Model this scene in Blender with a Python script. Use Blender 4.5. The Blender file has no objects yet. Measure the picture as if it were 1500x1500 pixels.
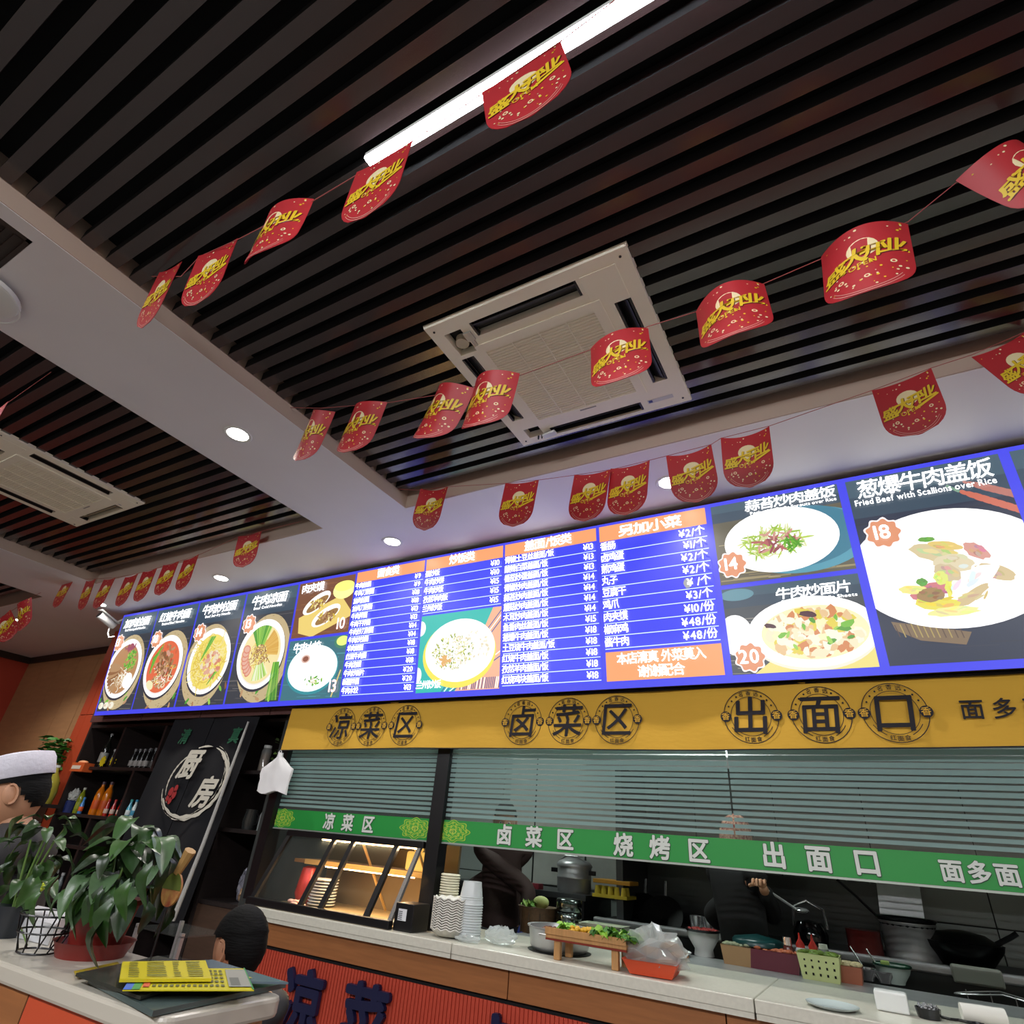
import bpy, math, random
from math import sin, cos, pi, radians as rad
from mathutils import Vector, Matrix
random.seed(7)
S = bpy.context.scene
COL = S.collection

# ------------------------------------------------------------------ camera
EYE = Vector((0, 0, 1.45))
RX = Vector((0.86891942, 0.48913951, 0.07564113))
RY = Vector((-0.18845955, 0.46827802, -0.86324892))
RZ = Vector((-0.45767023, 0.73583846, 0.49907888))
FPX = 849.31
cam = bpy.data.cameras.new('camera'); co = bpy.data.objects.new('camera', cam); COL.objects.link(co)
cam.sensor_width = 36; cam.lens = FPX / 1500 * 36; cam.clip_start = .05; cam.clip_end = 100
co.matrix_world = Matrix(((RX.x, -RY.x, -RZ.x, EYE.x), (RX.y, -RY.y, -RZ.y, EYE.y), (RX.z, -RY.z, -RZ.z, EYE.z), (0, 0, 0, 1)))
S.camera = co
# ------------------------------------------------------------------ world, light, exposure
w = bpy.data.worlds.new('world'); S.world = w; w.use_nodes = True
w.node_tree.nodes['Background'].inputs[0].default_value = (.55, .6, .7, 1)
w.node_tree.nodes['Background'].inputs[1].default_value = .05
S.view_settings.view_transform = 'Standard'; S.view_settings.look = 'None'
S.view_settings.exposure = 1.0; S.view_settings.gamma = 1; S.view_settings.use_curve_mapping = False
S.cycles.use_denoising = True; S.cycles.max_bounces = 7; S.cycles.sample_clamp_indirect = 4
S.cycles.caustics_reflective = False; S.cycles.caustics_refractive = False; S.cycles.transparent_max_bounces = 16
BOARD_GAIN = .72; TUBE_GAIN = 20.0; DOWN_W = 26.0

def lamp(name, kind, loc, energy, color=(1, 1, 1), rot=(0, 0, 0), size=.1, size_y=None, spot=None):
    l = bpy.data.lights.new(name, kind); l.energy = energy; l.color = color
    if kind == 'AREA':
        l.size = size
        if size_y: l.shape = 'RECTANGLE'; l.size_y = size_y
    elif kind == 'SPOT': l.spot_size = spot or 2.2; l.spot_blend = .6; l.shadow_soft_size = size
    else: l.shadow_soft_size = size
    o = bpy.data.objects.new(name, l); o.location = loc; o.rotation_euler = rot; COL.objects.link(o); return o

# ------------------------------------------------------------------ pixel -> world on a real plane
def ray(px, py): return RX * ((px - 750) / FPX) + RY * ((py - 750) / FPX) + RZ
def az(px, py, z): d = ray(px, py); return EYE + d * ((z - EYE.z) / d.z)
def ay(px, py, Y): d = ray(px, py); return EYE + d * (Y / d.y)

# ------------------------------------------------------------------ materials
def hx(h, g=1.0):
    if not isinstance(h, str): return (h[0] * g, h[1] * g, h[2] * g, 1)
    v = [int(h[i:i + 2], 16) / 255 for i in (0, 2, 4)]
    return tuple((c / 12.92 if c < .04045 else ((c + .055) / 1.055) ** 2.4) * g for c in v) + (1,)
MATS = {}
def mat(name, color='808080', rough=.6, metal=0, noise=0, nscale=20, stretch=None, emit=None, es=1, bump=0, spec=None, trans=0, alpha=1, attr=False, coat=0, sampling=None, color2=None):
    if name in MATS: return MATS[name]
    m = bpy.data.materials.new(name); MATS[name] = m; m.use_nodes = True
    nt = m.node_tree; b = nt.nodes['Principled BSDF']; L = nt.links.new
    b.inputs['Base Color'].default_value = hx(color); b.inputs['Roughness'].default_value = rough; b.inputs['Metallic'].default_value = metal
    if spec is not None: b.inputs['Specular IOR Level'].default_value = spec
    b.inputs['Transmission Weight'].default_value = trans; b.inputs['Alpha'].default_value = alpha; b.inputs['Coat Weight'].default_value = coat
    if attr:
        a = nt.nodes.new('ShaderNodeAttribute'); a.attribute_name = 'Col'; L(a.outputs['Color'], b.inputs['Base Color'])
    if noise or bump or color2:
        tc = nt.nodes.new('ShaderNodeTexCoord'); mp = nt.nodes.new('ShaderNodeMapping'); n = nt.nodes.new('ShaderNodeTexNoise')
        mp.inputs['Scale'].default_value = stretch or (1, 1, 1); n.inputs['Scale'].default_value = nscale; n.inputs['Detail'].default_value = 4
        L(tc.outputs['Object'], mp.inputs[0]); L(mp.outputs[0], n.inputs[0])
        if noise or color2:
            mx = nt.nodes.new('ShaderNodeMix'); mx.data_type = 'RGBA'
            c = hx(color); mx.inputs[6].default_value = c
            mx.inputs[7].default_value = hx(color2) if color2 else tuple(x * (1 - noise) for x in c[:3]) + (1,)
            rp = nt.nodes.new('ShaderNodeMapRange'); rp.inputs[1].default_value = .35; rp.inputs[2].default_value = .65
            L(n.outputs[0], rp.inputs[0]); L(rp.outputs[0], mx.inputs[0]); L(mx.outputs[2], b.inputs['Base Color'])
        if bump:
            bp = nt.nodes.new('ShaderNodeBump'); bp.inputs['Strength'].default_value = bump; bp.inputs['Distance'].default_value = .01
            L(n.outputs[0], bp.inputs['Height']); L(bp.outputs[0], b.inputs['Normal'])
    if emit is not None:
        b.inputs['Emission Color'].default_value = hx(emit); b.inputs['Emission Strength'].default_value = es
    if sampling: m.cycles.emission_sampling = sampling
    return m
def print_mat(name, gain, sampling='AUTO', gloss=.35):
    if name in MATS: return MATS[name]
    m = bpy.data.materials.new(name); MATS[name] = m; m.use_nodes = True; nt = m.node_tree; b = nt.nodes['Principled BSDF']
    a = nt.nodes.new('ShaderNodeAttribute'); a.attribute_name = 'Col'
    b.inputs['Base Color'].default_value = (.02, .02, .02, 1); b.inputs['Roughness'].default_value = gloss
    nt.links.new(a.outputs['Color'], b.inputs['Emission Color']); b.inputs['Emission Strength'].default_value = gain
    m.cycles.emission_sampling = sampling; return m
def film_mat(name, color, see=.3, glossy=.05):
    m = bpy.data.materials.new(name); MATS[name] = m; m.use_nodes = True; nt = m.node_tree; L = nt.links.new
    out = nt.nodes['Material Output']; nt.nodes.remove(nt.nodes['Principled BSDF'])
    t = nt.nodes.new('ShaderNodeBsdfTransparent'); d = nt.nodes.new('ShaderNodeBsdfDiffuse'); d.inputs[0].default_value = hx(color)
    tl = nt.nodes.new('ShaderNodeBsdfTranslucent'); tl.inputs[0].default_value = hx(color)
    g = nt.nodes.new('ShaderNodeBsdfGlossy'); g.inputs['Roughness'].default_value = .08
    m1 = nt.nodes.new('ShaderNodeMixShader'); m1.inputs[0].default_value = .5; L(d.outputs[0], m1.inputs[1]); L(tl.outputs[0], m1.inputs[2])
    m2 = nt.nodes.new('ShaderNodeMixShader'); m2.inputs[0].default_value = see; L(m1.outputs[0], m2.inputs[1]); L(t.outputs[0], m2.inputs[2])
    m3 = nt.nodes.new('ShaderNodeMixShader'); m3.inputs[0].default_value = glossy; L(m2.outputs[0], m3.inputs[1]); L(g.outputs[0], m3.inputs[2])
    L(m3.outputs[0], out.inputs[0]); return m

M_white = mat('white_paint', 'e2e0e4', .55, noise=.03, nscale=3)
M_sofside = mat('soffit_edge_paint', 'b9a596', .6)
M_slat = mat('brown_slat_laminate', '2c1e1f', .24, noise=.18, nscale=6, stretch=(1, 30, 30), spec=.8, coat=.1)
M_slat.node_tree.nodes['Principled BSDF'].inputs['IOR'].default_value = 1.55
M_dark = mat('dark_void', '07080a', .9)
M_black = mat('black_metal', '0c0d10', .35, spec=.5)
M_steel = mat('stainless_steel', 'b8babb', .36, metal=.65, noise=.1, nscale=14)
M_chrome = mat('chrome', 'd8dadc', .14, metal=.8)
M_acw = mat('cream_plastic', 'f2ecd9', .45)
M_acd = mat('dark_outlet_plastic', '101214', .4)
M_darkwood = mat('dark_wood', '241c1b', .5, noise=.35, nscale=9, stretch=(1, 1, 12))
M_trim = mat('brown_trim', '2f2119', .5)
M_oak = mat('oak_laminate', '9a6238', .45, noise=.16, nscale=5, stretch=(1, 1, 14))
M_tan = mat('tan_wall_panel', 'b88a60', .5, noise=.1, nscale=4, stretch=(1, 1, 6))
M_orange = mat('orange_panel', 'bd4a2a', .45)
M_red = mat('red_panel', 'b8432f', .5)
M_quartz = mat('pale_quartz', 'cfcdc0', .3, noise=.08, nscale=60)
M_cloth = mat('navy_cloth', '080a12', .9)
M_yellow = mat('yellow_banner_cloth', 'd2a436', .85, bump=.25, nscale=7, stretch=(1, 1, 3))
M_ink = mat('black_ink', '14121c', .8)
M_green = mat('green_sign_film', '1f8a3a', .45)
M_tile = mat('kitchen_tile', '8a918d', .35, noise=.08, nscale=2)
M_grout = mat('grout', '2a2d2c', .8)
M_floor = mat('floor_tile', '827f7a', .35, noise=.1, nscale=3)
M_plastic = mat('white_plastic', 'd9dcda', .35)
M_clear = film_mat('clear_plastic', 'dfe6e6', .55, .12)
M_glass = film_mat('window_glass', 'c8d4d2', .97, .04)
M_frost = film_mat('frosted_film', 'a9c4c2', .14, .04)
M_paint = mat('vertex_paint', 'ffffff', .6, attr=True)
M_glosspaint = mat('vertex_paint_gloss', 'ffffff', .42, attr=True)
M_skin = mat('skin', 'b98868', .55)
M_hair = mat('black_hair', '040404', .75, bump=.25, nscale=30, stretch=(1, 1, 6), spec=.2)

# ------------------------------------------------------------------ mesh builder
class MB:
    def __init__(s): s.v = []; s.f = []; s.c = []; s.m = []
    def add(s, vs, fs, col=None, mi=0):
        n = len(s.v); s.v += [tuple(p) for p in vs]
        for f in fs: s.f.append(tuple(n + i for i in f)); s.c.append(col); s.m.append(mi)
        return s
    def box(s, x0, x1, y0, y1, z0, z1, col=None, mi=0, M=None):
        vs = [Vector((x, y, z)) for z in (z0, z1) for y in (y0, y1) for x in (x0, x1)]
        if M is not None: vs = [M @ p for p in vs]
        return s.add(vs, [(0, 2, 3, 1), (4, 5, 7, 6), (0, 1, 5, 4), (2, 6, 7, 3), (0, 4, 6, 2), (1, 3, 7, 5)], col, mi)
    def cyl(s, p0, p1, r0, r1=None, n=12, col=None, mi=0, caps=True):
        p0 = Vector(p0); p1 = Vector(p1); r1 = r0 if r1 is None else r1
        d = (p1 - p0).normalized(); a = d.orthogonal().normalized(); b = d.cross(a)
        vs = [p0 + (a * cos(t) + b * sin(t)) * r0 for t in [2 * pi * i / n for i in range(n)]] + [p1 + (a * cos(t) + b * sin(t)) * r1 for t in [2 * pi * i / n for i in range(n)]]
        fs = [(i, (i + 1) % n, n + (i + 1) % n, n + i) for i in range(n)]
        if caps: fs += [tuple(range(n))[::-1], tuple(range(n, 2 * n))]
        return s.add(vs, fs, col, mi)
    def tube(s, pts, r, n=6, col=None, mi=0):
        pts = [Vector(p) for p in pts]; rings = []; rr = r if isinstance(r, (list, tuple)) else [r] * len(pts)
        a = None
        for i, p in enumerate(pts):
            d = (pts[min(i + 1, len(pts) - 1)] - pts[max(i - 1, 0)]).normalized()
            a = d.orthogonal().normalized() if a is None else (a - d * a.dot(d)).normalized()
            b = d.cross(a); rings.append([p + (a * cos(2 * pi * k / n) + b * sin(2 * pi * k / n)) * rr[i] for k in range(n)])
        vs = [q for g in rings for q in g]; fs = []
        for i in range(len(pts) - 1):
            for k in range(n): fs.append((i * n + k, i * n + (k + 1) % n, (i + 1) * n + (k + 1) % n, (i + 1) * n + k))
        fs += [tuple(range(n))[::-1], tuple(range((len(pts) - 1) * n, len(pts) * n))]
        return s.add(vs, fs, col, mi)
    def lathe(s, prof, c=(0, 0, 0), n=20, col=None, mi=0, sx=1, sy=1, wave=None, M=None):
        vs = []; c = Vector(c)
        for j, (r, z) in enumerate(prof):
            for i in range(n):
                t = 2 * pi * i / n; zz = z + (wave(j, t) if wave else 0)
                p = Vector((r * cos(t) * sx, r * sin(t) * sy, zz)); vs.append((M @ p if M is not None else p) + c)
        fs = [(j * n + i, j * n + (i + 1) % n, (j + 1) * n + (i + 1) % n, (j + 1) * n + i) for j in range(len(prof) - 1) for i in range(n)]
        return s.add(vs, fs, col, mi)
    def ball(s, c, r, n=8, col=None, mi=0, M=None):
        rx, ry, rz = r if isinstance(r, (tuple, list)) else (r, r, r)
        prof = [(max(1e-4, sin(pi * k / n)), -cos(pi * k / n)) for k in range(n + 1)]
        vs = []
        for (q, z) in prof:
            for i in range(n + 2):
                t = 2 * pi * i / (n + 2); p = Vector((q * cos(t) * rx, q * sin(t) * ry, z * rz)); vs.append((M @ p if M is not None else p) + Vector(c))
        k = n + 2
        return s.add(vs, [(j * k + i, j * k + (i + 1) % k, (j + 1) * k + (i + 1) % k, (j + 1) * k + i) for j in range(n) for i in range(k)], col, mi)
    def build(s, name, m, parent=None, smooth=False, local=False, bevel=0):
        me = bpy.data.meshes.new(name); off = Vector((0, 0, 0))
        if parent is not None and not local:
            p = parent
            while p is not None: off += p.location; p = p.parent
        me.from_pydata([tuple(Vector(v) - off) for v in s.v], [], s.f)
        for mm in (m if isinstance(m, (list, tuple)) else [m]): me.materials.append(mm)
        if any(s.m): me.polygons.foreach_set('material_index', s.m)
        if any(c is not None for c in s.c):
            ca = me.color_attributes.new('Col', 'FLOAT_COLOR', 'CORNER'); buf = []
            for poly, c in zip(me.polygons, s.c):
                buf += list(c or (1, 1, 1, 1)) * poly.loop_total
            ca.data.foreach_set('color', buf)
        if smooth: me.polygons.foreach_set('use_smooth', [True] * len(me.polygons))
        me.update(); o = bpy.data.objects.new(name, me); COL.objects.link(o)
        if smooth:
            me.set_sharp_from_angle(angle=rad(50))
        if parent is not None: o.parent = parent
        if bevel:
            md = o.modifiers.new('bevel', 'BEVEL'); md.width = bevel; md.segments = 2; md.limit_method = 'ANGLE'
        return o
def tag(o, label=None, cat=None, group=None, kind=None):
    if label: o['label'] = label
    if cat: o['category'] = cat
    if group: o['group'] = group
    if kind: o['kind'] = kind
    return o
def thing(name, label, cat, loc=(0, 0, 0), rz=0, group=None):
    o = bpy.data.objects.new(name, None); COL.objects.link(o); o.location = loc; o.rotation_euler = (0, 0, rz); o.empty_display_size = .1
    return tag(o, label, cat, group)
def struct(mb, name, m, parent=None, **k): return tag(mb.build(name, m, parent, **k), kind='structure')
def dup(o, parent=None, loc=None, rz=None, label=None, group=None, scale=None):
    c = o.copy(); COL.objects.link(c); c.parent = parent
    if loc is not None: c.location = loc
    if rz is not None: c.rotation_euler = (0, 0, rz)
    if scale: c.scale = (scale,) * 3
    if label: c['label'] = label
    if group: c['group'] = group
    for ch in list(o.children): dup(ch, c)
    return c

# ------------------------------------------------------------------ lettering (Blender's built-in font)
GL = {}
def glyph(ch, bold=.02):
    k = (ch, bold)
    if k in GL: return GL[k]
    cu = bpy.data.curves.new('t', 'FONT'); cu.body = ch; cu.size = 1;  cu.resolution_u = 3
    o = bpy.data.objects.new('t', cu); COL.objects.link(o); bpy.context.view_layer.update()
    me = bpy.data.meshes.new_from_object(o.evaluated_get(bpy.context.evaluated_depsgraph_get()))
    vs = [(v.co.x, v.co.y) for v in me.vertices]; fs = [tuple(p.vertices) for p in me.polygons]
    bpy.data.objects.remove(o); bpy.data.curves.remove(cu); bpy.data.meshes.remove(me)
    if bold:
        d = bold * .34; n = len(vs); st = [(d, 0), (-d, 0), (0, d), (0, -d)] if bold < .06 else [(d, 0), (-d, 0), (0, d), (0, -d), (d * .7, d * .7), (-d * .7, d * .7), (d * .7, -d * .7), (-d * .7, -d * .7)]
        vs, fs = [(a + p, b + q, 2.5e-5 * i_) for i_, (p, q) in enumerate(st) for a, b in vs], [tuple(i + n * j for i in f) for j in range(len(st)) for f in fs]
    else: vs = [(a, b, 0.0) for a, b in vs]
    GL[k] = (vs, fs); return GL[k]
_r = glyph('国', 0)[0]; EM = max(v[0] for v in _r) - min(v[0] for v in _r); EMY0 = min(v[1] for v in _r); EMX0 = min(v[0] for v in _r)
def layout(txt, size, bold=.02, gap=0, squeeze=1.0, shear=0):
    """list of (verts, faces) laid out from x = 0, baseline box 0..size, and the total width"""
    out = []; x = 0; k = size * .92 / EM
    for ch in txt:
        if ch == ' ': x += size * .3 * squeeze + gap; continue
        vs, fs = glyph(ch, bold)
        if not vs: continue
        if ord(ch) > 255:
            g = [((v[0] - EMX0) * k * squeeze, (v[1] - EMY0) * k, v[2]) for v in vs]; adv = size * squeeze
        else:
            mn = min(v[0] for v in vs); mxx = max(v[0] for v in vs)
            g = [((v[0] - mn) * k * squeeze, (v[1] - EMY0 * .3) * k * 1.05, v[2]) for v in vs]; adv = (mxx - mn) * k * squeeze + size * .11
        out.append(([(x + a + shear * b, b, w_) for a, b, w_ in g], fs)); x += adv + gap
    return out, x - gap
def put_text(mb, txt, org, U, V, size, col, N=Vector((0, 0, 0)), align='l', width=None, **k):
    gl, wd = layout(txt, size, **k)
    sc = 1
    if width: sc = width / wd; wd = width
    dx = {'l': 0, 'c': -wd / 2, 'r': -wd}[align]; UV_ = U.cross(V)
    for vs, fs in gl: mb.add([org + U * (a * sc + dx) + V * b + N + UV_ * w_ for a, b, w_ in vs], fs, col)
    return wd
def text_solid(mb, txt, org, U, V, N, size, depth, **k):
    gl, wd = layout(txt, size, **k)
    for vs, fs in gl:
        n = len(vs); from collections import Counter
        fr = [org + U * a + V * b + N * (depth + w_ * 8) for a, b, w_ in vs]; bk = [org + U * a + V * b for a, b, w_ in vs]
        cnt = Counter(); 
        for f in fs:
            for i in range(len(f)): cnt[frozenset((f[i], f[(i + 1) % len(f)]))] += 1
        sides = []
        for f in fs:
            for i in range(len(f)):
                a, b = f[i], f[(i + 1) % len(f)]
                if cnt[frozenset((a, b))] == 1: sides.append((a, b, b + n, a + n))
        mb.add(fr + bk, list(fs) + sides)
    return wd

# =================================================================== ROOM SHELL
ZS, ZL, ZT = 3.18, 3.26, 3.35     # soffit, slat face, dark back panel
XL, XR, YB = -9.8, 4.6, -3.4
struct(MB().box(XL, XR, YB, 5.4, -.1, 0), 'floor', M_floor)
ceil = struct(MB().box(XL, XR, YB, 3.6, ZT, ZT + .1), 'ceiling', M_dark)
bays = [(-2.175, XR - .1, -2.4, 2.262), (-5.66, -2.87, -2.4, 2.262), (-9.3, -6.6, -2.4, 2.262)]
# plasterboard soffit round the slatted bays
def soffit(x0, x1, y0, y1): struct(MB().box(x0, x1, y0, y1, ZS, ZT, mi=0), 'soffit', [M_white], ceil)
soffit(XL, XR, 2.27, 3.56)
soffit(-2.87, -2.175, .235, 2.27); soffit(-2.245, -2.175, YB, .235)
soffit(-6.6, -5.66, YB, 2.27); soffit(XL, -9.3, YB, 2.27)
for x0, x1, y0, y1 in bays:      # painted upstand of each opening
    mb = MB().box(x0 + .004, x1 - .004, y1, y1 + .007, ZS + .002, ZL + .09).box(x0 - .004, x0 + .004, y0, y1, ZS + .002, ZL + .09).box(x1 - .004, x1 + .004, y0, y1, ZS + .002, ZL + .09)
    struct(mb, 'soffit_upstand', M_sofside, ceil)
AC_A = (-.828, 1.65); AC_B = (-4.345, 1.2)
slat_cache = {}
def slat(x0, x1, y):
    k = round(x1 - x0, 3)
    if k not in slat_cache:
        mb = MB(); W = .047; D = .05
        vs = [(0, 0, 0), (k, 0, 0), (k, W, 0), (0, W, 0), (0, 0, D), (k, 0, D), (k, W, D), (0, W, D)]
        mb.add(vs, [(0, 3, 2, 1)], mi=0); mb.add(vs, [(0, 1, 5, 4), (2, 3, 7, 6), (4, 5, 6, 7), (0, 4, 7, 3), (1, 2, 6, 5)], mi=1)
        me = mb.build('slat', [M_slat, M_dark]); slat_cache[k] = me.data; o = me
    else:
        o = bpy.data.objects.new('slat', slat_cache[k]); COL.objects.link(o)
    o.location = (x0, y, ZL); o.parent = ceil; o['kind'] = 'structure'
for bi, (x0, x1, y0, y1) in enumerate(bays):
    k = 0
    while True:
        y = 2.145 - k * .0911; k += 1
        if y < (-2.2 if bi == 0 else -1.2 if bi == 1 else .2): break
        cx, cy = (AC_A, AC_B, (99, 99))[bi]
        if cy - .42 < y + .02 < cy + .42 and bi < 2:
            slat(x0 + .008, cx - .40, y); slat(cx + .40, x1 - .008, y)
        else: slat(x0 + .008, x1 - .008, y)
# recessed dark wooden opening in the beam with stepped mouldings
mb = MB()
for i, (d, z) in enumerate(((0, 3.19), (.03, 3.21), (.055, 3.23), (.09, 3.27))):
    mb.box(-2.9, -2.25 - d, .22 - d, .235, z, z + .03).box(-2.28 - d, -2.25, -1.2, .235, z, z + .03)
struct(mb, 'opening_moulding', M_trim, ceil)
struct(MB().box(-2.87, -2.25, -1.2, .235, 3.33, 3.349), 'opening_back', M_darkwood, ceil)
for k in range(6): struct(MB().box(-2.87, -2.37, -.02 - k * .1, .04 - k * .1, 3.30, 3.33), 'slat', M_slat, ceil)

# walls
struct(MB().box(XL, XL + .1, YB, 3.56, 0, 3.2), 'wall_left', M_red)
struct(MB().box(XR - .1, XR, YB, 5.4, 0, ZT), 'wall_right', mat('cream_wall', 'b9ab98', .7))
struct(MB().box(XL, XR, YB - .1, YB, 0, ZT), 'wall_front', mat('cream_wall'))
wb = struct(MB().box(XL, -6.7, 3.57, 3.66, 0, 3.2), 'wall_back', M_trim)
for i in range(7):               # tan wall panels with dark joints
    a = XL + .1 + i * .45; struct(MB().box(a + .004, min(a + .446, -6.95), 3.555, 3.575, 0, 3.1), 'wall_panel', M_tan, wb)
struct(MB().box(XL + .1, -6.9, 3.53, 3.555, 3.1, 3.18), 'trim_1', M_trim)
struct(MB().box(XL + .1, XL + .13, YB, 3.53, 3.1, 3.18), 'trim_2', M_trim)
pl = struct(MB().box(-6.96, -6.60, 3.19, 3.57, 0, 3.178), 'wall_pillar', M_trim)
for a, b, c, d in ((-6.955, -6.82, 0, 2.28), (-6.814, -6.60, 0, 2.28), (-6.955, -6.82, 2.286, 3.17), (-6.814, -6.60, 2.286, 3.17), (-6.594, -6.385, 2.21, 3.17)):
    struct(MB().box(a, b, 3.175, 3.192, c, d), 'wall_panel', M_orange, pl)
struct(MB().box(-6.66, -3.72, 3.575, 3.66, 0, 3.18), 'wall_behind_shelves', M_darkwood)
# header above glass (behind the menu board) with a purple-brown laminate strip
hd = struct(MB().box(-6.38, XR - .1, 3.04, 3.16, 2.21, 3.178), 'header_wall', mat('header_laminate', '5c3f3c', .45))
for i in range(13): struct(MB().box(-6.37 + i * .84, -6.37 + i * .84 + .83, 3.02, 3.04, 2.17, 2.3), 'header_panel', mat('header_laminate'), hd)
# kitchen shell
kw = struct(MB().box(-3.7, XR, 5.32, 5.4, 0, 3.0), 'wall_kitchen_back', M_grout)
for i in range(14):
    for j in range(5):
        x = -3.7 + i * .6 - .02; z = .045 + j * .6
        struct(MB().box(x + .004, min(x + .596, XR - .1), 5.308, 5.322, z, z + .592), 'wall_tile', M_tile, kw)
struct(MB().box(-3.78, -3.7, 3.12, 5.4, 0, 3.178), 'wall_kitchen_left', M_grout)
struct(MB().box(-3.78, XR, 3.16, 5.4, 2.9, 2.98), 'ceiling_kitchen', M_white)

# =================================================================== ROOM LIGHTS AND ADDED FILL
def downlight(x, y, n, label, group='round recessed ceiling downlights'):
    t = thing('downlight', label, 'ceiling light', (x, y, ZS), 0, group)
    MB().lathe([(.052, -.001), (.066, -.006), (.07, -.004), (.071, .0)], n=28).build('bezel', M_plastic, t, smooth=True, local=True)
    MB().lathe([(.0005, -.002), (.052, -.002)], n=28).build('diffuser', mat('downlight_glow', 'ffffff', emit='fff8ec', es=12), t, local=True)
    l = lamp('downlight_lamp', 'SPOT', (0, 0, -.02), DOWN_W, (1, .95, .87), (0, 0, 0), .05, spot=2.3); l.parent = t
    return t
downlight(-2.52, 1.32, 0, 'round downlight on the broad white beam, nearest the camera')
for x, s in ((-.653, 'half hidden by a red flag above the menu board'), (-2.547, 'above the noodle price list'), (-4.365, 'above the noodle bowl posters'), (-6.2, 'beside the white security camera'), (-7.785, 'farthest left, over the tan wall')):
    downlight(x, 2.595, 0, 'round downlight in the soffit ' + s)
# LED tube over the camera side (real, in view) plus unseen bars added to fill the room
def led_tube(x0, x1, y, label):
    t = thing('led_tube_light', label, 'ceiling light', ((x0 + x1) / 2, y, ZL), 0, 'linear LED lights in the slatted ceiling')
    MB().box(x0, x1, y - .02, y + .02, ZL - .018, ZL).build('housing', M_plastic, t)
    MB().box(x0 + .002, x1 - .002, y - .0195, y + .0195, ZL - .03, ZL - .018).build('diffuser', mat('led_glow', 'ffffff', emit='f3f8ff', es=TUBE_GAIN), t)
led_tube(-1.0, .3, .595, 'long glowing white LED bar among the dark slats')
for x, y, n in ((-4.9, -1.5, 'far left'), (-1.6, -1.5, 'middle'), (1.6, -1.5, 'far right'), (-4.9, .1, 'second left')): led_tube(x, x + 1.6, y, 'unseen LED bar added as room fill behind the viewer, ' + n)
for x, e_ in ((-4.2, 30), (-.8, 46), (2.4, 44)): lamp('room_fill_light', 'AREA', (x, -1.9, 3.2), e_, (.98, .98, 1), (.35, 0, 0), 1.8, .12)  # area lamps added behind the camera as general fill
led_tube(1.9, 3.1, .595, 'unseen LED bar added as room fill right of the view')  # another added bar, out of view
# kitchen ceiling panel lights
for x, y in ((-1.15, 3.95), (1.6, 3.95), (-2.9, 4.3)):
    t = thing('kitchen_panel_light', 'square glowing light panel on the kitchen ceiling, ' + ('middle', 'right', 'left')[int(x > 0) if x > -2 else 2], 'ceiling light', (x, y, 2.9), 0, 'kitchen ceiling panel lights')
    MB().box(x - .3, x + .3, y - .15, y + .15, 2.88, 2.9).build('frame', M_plastic, t)
    MB().box(x - .28, x + .28, y - .13, y + .13, 2.872, 2.88).build('diffuser', mat('panel_glow', 'ffffff', emit='e8f6f0', es=20), t)

# =================================================================== MENU BOARD
P0 = Vector((0, 2.83, 3.145)); P1 = Vector((0, 2.937, 2.208)); VD = (P1 - P0); BL = VD.length; VD.normalize()
UX = Vector((1, 0, 0)); NF = UX.cross(VD).normalized()
if NF.y > 0: NF = -NF
VU = -VD
def bp(x, v, n=0): return Vector((x, P0.y, P0.z)) + VD * v + NF * n
BLUE = (.036, .046, 1.2, 1); WH = (2.4, 2.4, 2.4, 1); OR = (1.33, .34, .12, 1)
board = thing('menu_board', 'long glowing blue menu light board with dish photos and price lists above the counter', 'menu board', (-2.3, 2.88, 2.208))
MB().add([bp(-6.17, 0, -.10), bp(4.2, 0, -.10), bp(4.2, BL, -.10), bp(-6.17, BL, -.10), bp(-6.17, 0, 0), bp(4.2, 0, 0), bp(4.2, BL, 0), bp(-6.17, BL, 0)],
         [(3, 2, 1, 0), (0, 1, 5, 4), (1, 2, 6, 5), (2, 3, 7, 6), (3, 0, 4, 7)]).build('housing', M_black, board)
M_big = print_mat('backlit_print', BOARD_GAIN); M_small = print_mat('backlit_print_detail', BOARD_GAIN, 'NONE')
mb = MB(); mb.add([bp(-6.17, 0, 0), bp(4.2, 0, 0), bp(4.2, BL, 0), bp(-6.17, BL, 0)], [(0, 3, 2, 1)], (.04, .045, .6, 1)).build('blue_surround', M_big, board)
def clip(poly, x0, x1, y0, y1):
    for ax, lim, sg in ((0, x0, 1), (0, x1, -1), (1, y0, 1), (1, y1, -1)):
        out = []
        for i in range(len(poly)):
            a, b = poly[i], poly[(i + 1) % len(poly)]; da = (a[ax] - lim) * sg; db = (b[ax] - lim) * sg
            if da >= 0: out.append(a)
            if da * db < 0: t = da / (da - db); out.append((a[0] + (b[0] - a[0]) * t, a[1] + (b[1] - a[1]) * t))
        poly = out
        if len(poly) < 3: return []
    return poly
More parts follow.
